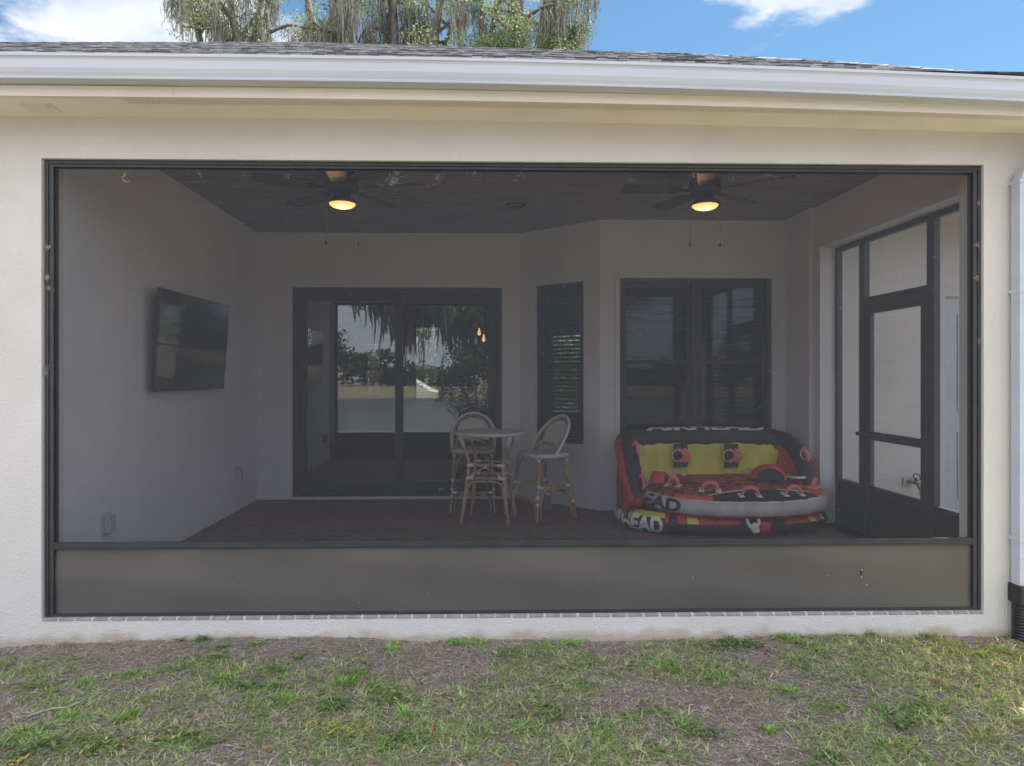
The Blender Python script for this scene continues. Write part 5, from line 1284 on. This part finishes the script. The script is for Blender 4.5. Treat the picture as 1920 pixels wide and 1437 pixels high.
# brighter crabgrass tufts
def gp(px,py):
    uu=(px-932)/F; s,c_=math.sin(YAW),math.cos(YAW); t=(-.14-EYE)/((705-py)/F); return ((s+c_*uu)*t,(c_-s*uu)*t)
tuft=[(375,1210,.05),(395,1245,.07),(415,1225,.05),(520,1270,.06),(660,1275,.08),(640,1290,.06),(700,1290,.05),(735,1222,.04),(740,1210,.03),(250,1275,.05),(420,1285,.06),(330,1265,.05),(60,1290,.06),(15,1245,.06),(470,1340,.07),(530,1320,.05),(760,1345,.08),(900,1215,.10),(950,1230,.08),(860,1205,.06),(1020,1220,.05),(1235,1245,.06),(1265,1255,.05),(1330,1275,.07),(1350,1270,.05),(1470,1200,.035),(1480,1205,.03),(1360,1205,.03),(1530,1225,.06),(1500,1240,.05),(1620,1195,.05),(1740,1198,.05),(1790,1220,.08),(1840,1230,.09),(1880,1225,.06),(1250,1340,.06),(1280,1365,.05),(1440,1375,.05),(1140,1380,.05),(1180,1350,.05),(980,1370,.05),(60,1375,.07),(130,1350,.06),(20,1400,.08),(250,1350,.05),(1650,1340,.06),(1760,1345,.06),(1700,1410,.07),(870,1360,.08),(380,1400,.07),(640,1390,.06),(560,1245,.04),(1080,1290,.04),(1690,1240,.05),(1830,1390,.08),(1560,1330,.05),(1075,1212,.04),(480,1220,.03),(1895,1190,.04),(1100,1250,.04),(720,1400,.06),(150,1290,.05),(1480,1300,.05),(1600,1270,.04)]
CX=[];CY=[];CC=[]
for (px,py,r_) in tuft:
    gx,gy=gp(px,py); nn=int(190*r_**1.1*rng.uniform(.7,1.5))+4; a_=rng.uniform(0,6.28,nn); q=np.abs(rng.normal(size=nn))*r_*.8
    CX.append(gx+np.cos(a_)*q*1.5); CY.append(np.minimum(gy+np.sin(a_)*q,YF-.01)); b_=np.array([.22,.34,.09])*rng.uniform(.75,1.25)
    if px>1650: b_=b_*np.array([1.6,1.2,1])
    CC.append(np.tile(b_,(nn,1))*rng.uniform(.7,1.3,(nn,1)))
CX=np.concatenate(CX);CY=np.concatenate(CY);CC=np.concatenate(CC)
R_=rosettes(CX,CY,(9,18),(.02,.065),(.0035,.0072),(.8,1.55),lambda m_:CC)
blades('crabgrass', *R_[:6], grassm, curl=.6, base=.55, az=R_[6], label='bright green crabgrass tufts dotted over the thin turf', kind='stuff')
# broad leaved weeds and dead leaves
def leaves(name, n, size, cols, zo, tilt, lab, clus=None, yellow=0):
    if clus:
        k=rng.integers(len(clus),size=n); g=np.array([gp(*c_) for c_ in clus]); x=g[k,0]+rng.normal(size=n)*.06; y=g[k,1]+rng.normal(size=n)*.04
    else: x,y=scatter(n)
    y=np.minimum(y,YF-.03); z=ground_z(x,y)+zo*rng.uniform(.3,1.2,n); az=rng.uniform(0,6.28,n); s=size*rng.uniform(.5,1.3,n); tl=rng.normal(size=(n,2))*tilt
    out_=np.array([(-1,0,0),(-.45,.5,.12),(.35,.48,.12),(1,0,.1),(.35,-.48,.12),(-.45,-.5,.12),(0,0,-.03)]); V=np.zeros((n,7,3))
    for j,(a,b,c_) in enumerate(out_):
        lx=a*s; ly=b*s; V[:,j,0]=x+lx*np.cos(az)-ly*np.sin(az); V[:,j,1]=y+lx*np.sin(az)+ly*np.cos(az); V[:,j,2]=z+c_*s+lx*tl[:,0]+ly*tl[:,1]
    tri=np.array([(0,1,6),(1,2,6),(2,3,6),(3,4,6),(4,5,6),(5,0,6)]); Fq=(np.arange(n)*7)[:,None,None]+tri[None]; 
    V[:,:,1]=np.minimum(V[:,:,1],YF-.003)
    c=np.array([cols[i] for i in rng.integers(len(cols),size=n)])*rng.uniform(.7,1.25,(n,1))
    npmesh(name, V.reshape(-1,3), Fq.reshape(-1,3), grassm, None, cols=np.repeat(c,7,0), label=lab, kind='stuff')
leaves('weed_leaves', 1500, .011, [(.12,.20,.06),(.16,.24,.08),(.11,.17,.05)], .02, .3, 'small broad leaved weeds in clumps among the grass', [(330,1390),(200,1405),(40,1420),(110,1405),(1355,1215),(1400,1212),(480,1300),(750,1390),(1320,1380),(1690,1370),(1740,1340),(730,1315),(1030,1340),(620,1330),(1560,1430)])
leaves('weed_leaves', 160, .012, [(.42,.40,.09),(.50,.36,.08)], .02, .3, 'yellowing weed leaves in clumps at the lower left of the grass', [(330,1385),(210,1405),(40,1425),(735,1320),(660,1370),(600,1370)])
leaves('fallen_leaves', 420, .016, [(.30,.15,.07),(.36,.24,.14),(.22,.13,.08),(.40,.30,.22),(.42,.16,.06)], .012, .5, 'small dead brown leaves scattered over the soil and turf')
leaves('grit', 900, .0035, [(.55,.53,.50),(.40,.37,.33)], .006, .5, 'pale grit and shell bits on the bare soil near the wall')
# single finds
gx,gy=gp(213,1206); m=MB(); rd=random.Random(3)
bm=bmesh.new(); bmesh.ops.create_icosphere(bm, subdivisions=3, radius=1)
for v in bm.verts: v.co*=1+.18*mnoise.noise(v.co*1.8); v.co.x*=.042; v.co.y*=.028; v.co.z*=.017
me=bpy.data.meshes.new('stone'); bm.to_mesh(me); bm.free(); me.materials.append(mat('pale_stone',(.46,.36,.24),.9,(.38,.30,.21),30,bump=.002)); o=bpy.data.objects.new('stone',me); C.objects.link(o); o.location=(gx,gy,float(ground_z(np.array([gx]),np.array([gy]))[0])+.008)
tag(o,'pale tan stone lying by the foot of the wall at the left','stone')
a=gp(50,1352); b=gp(160,1322); mid=((a[0]+b[0])/2,(a[1]+b[1])/2)
def gzz(p): return float(ground_z(np.array([p[0]]),np.array([p[1]]))[0])
m=MB(); m.tube(smoothpath([(a[0],a[1],gzz(a)+.012),(mid[0]-.03,mid[1]-.012,gzz(mid)+.014),(mid[0]+.05,mid[1]+.012,gzz(mid)+.016),(b[0],b[1],gzz(b)+.014)]),[.0045-.0001*i for i in range(19)],7)
m.build('fallen_twig', mat('grey_twig',(.38,.36,.33),.9,(.25,.23,.21),40), label='thin grey fallen twig on the grass at the lower left', cat='twig')
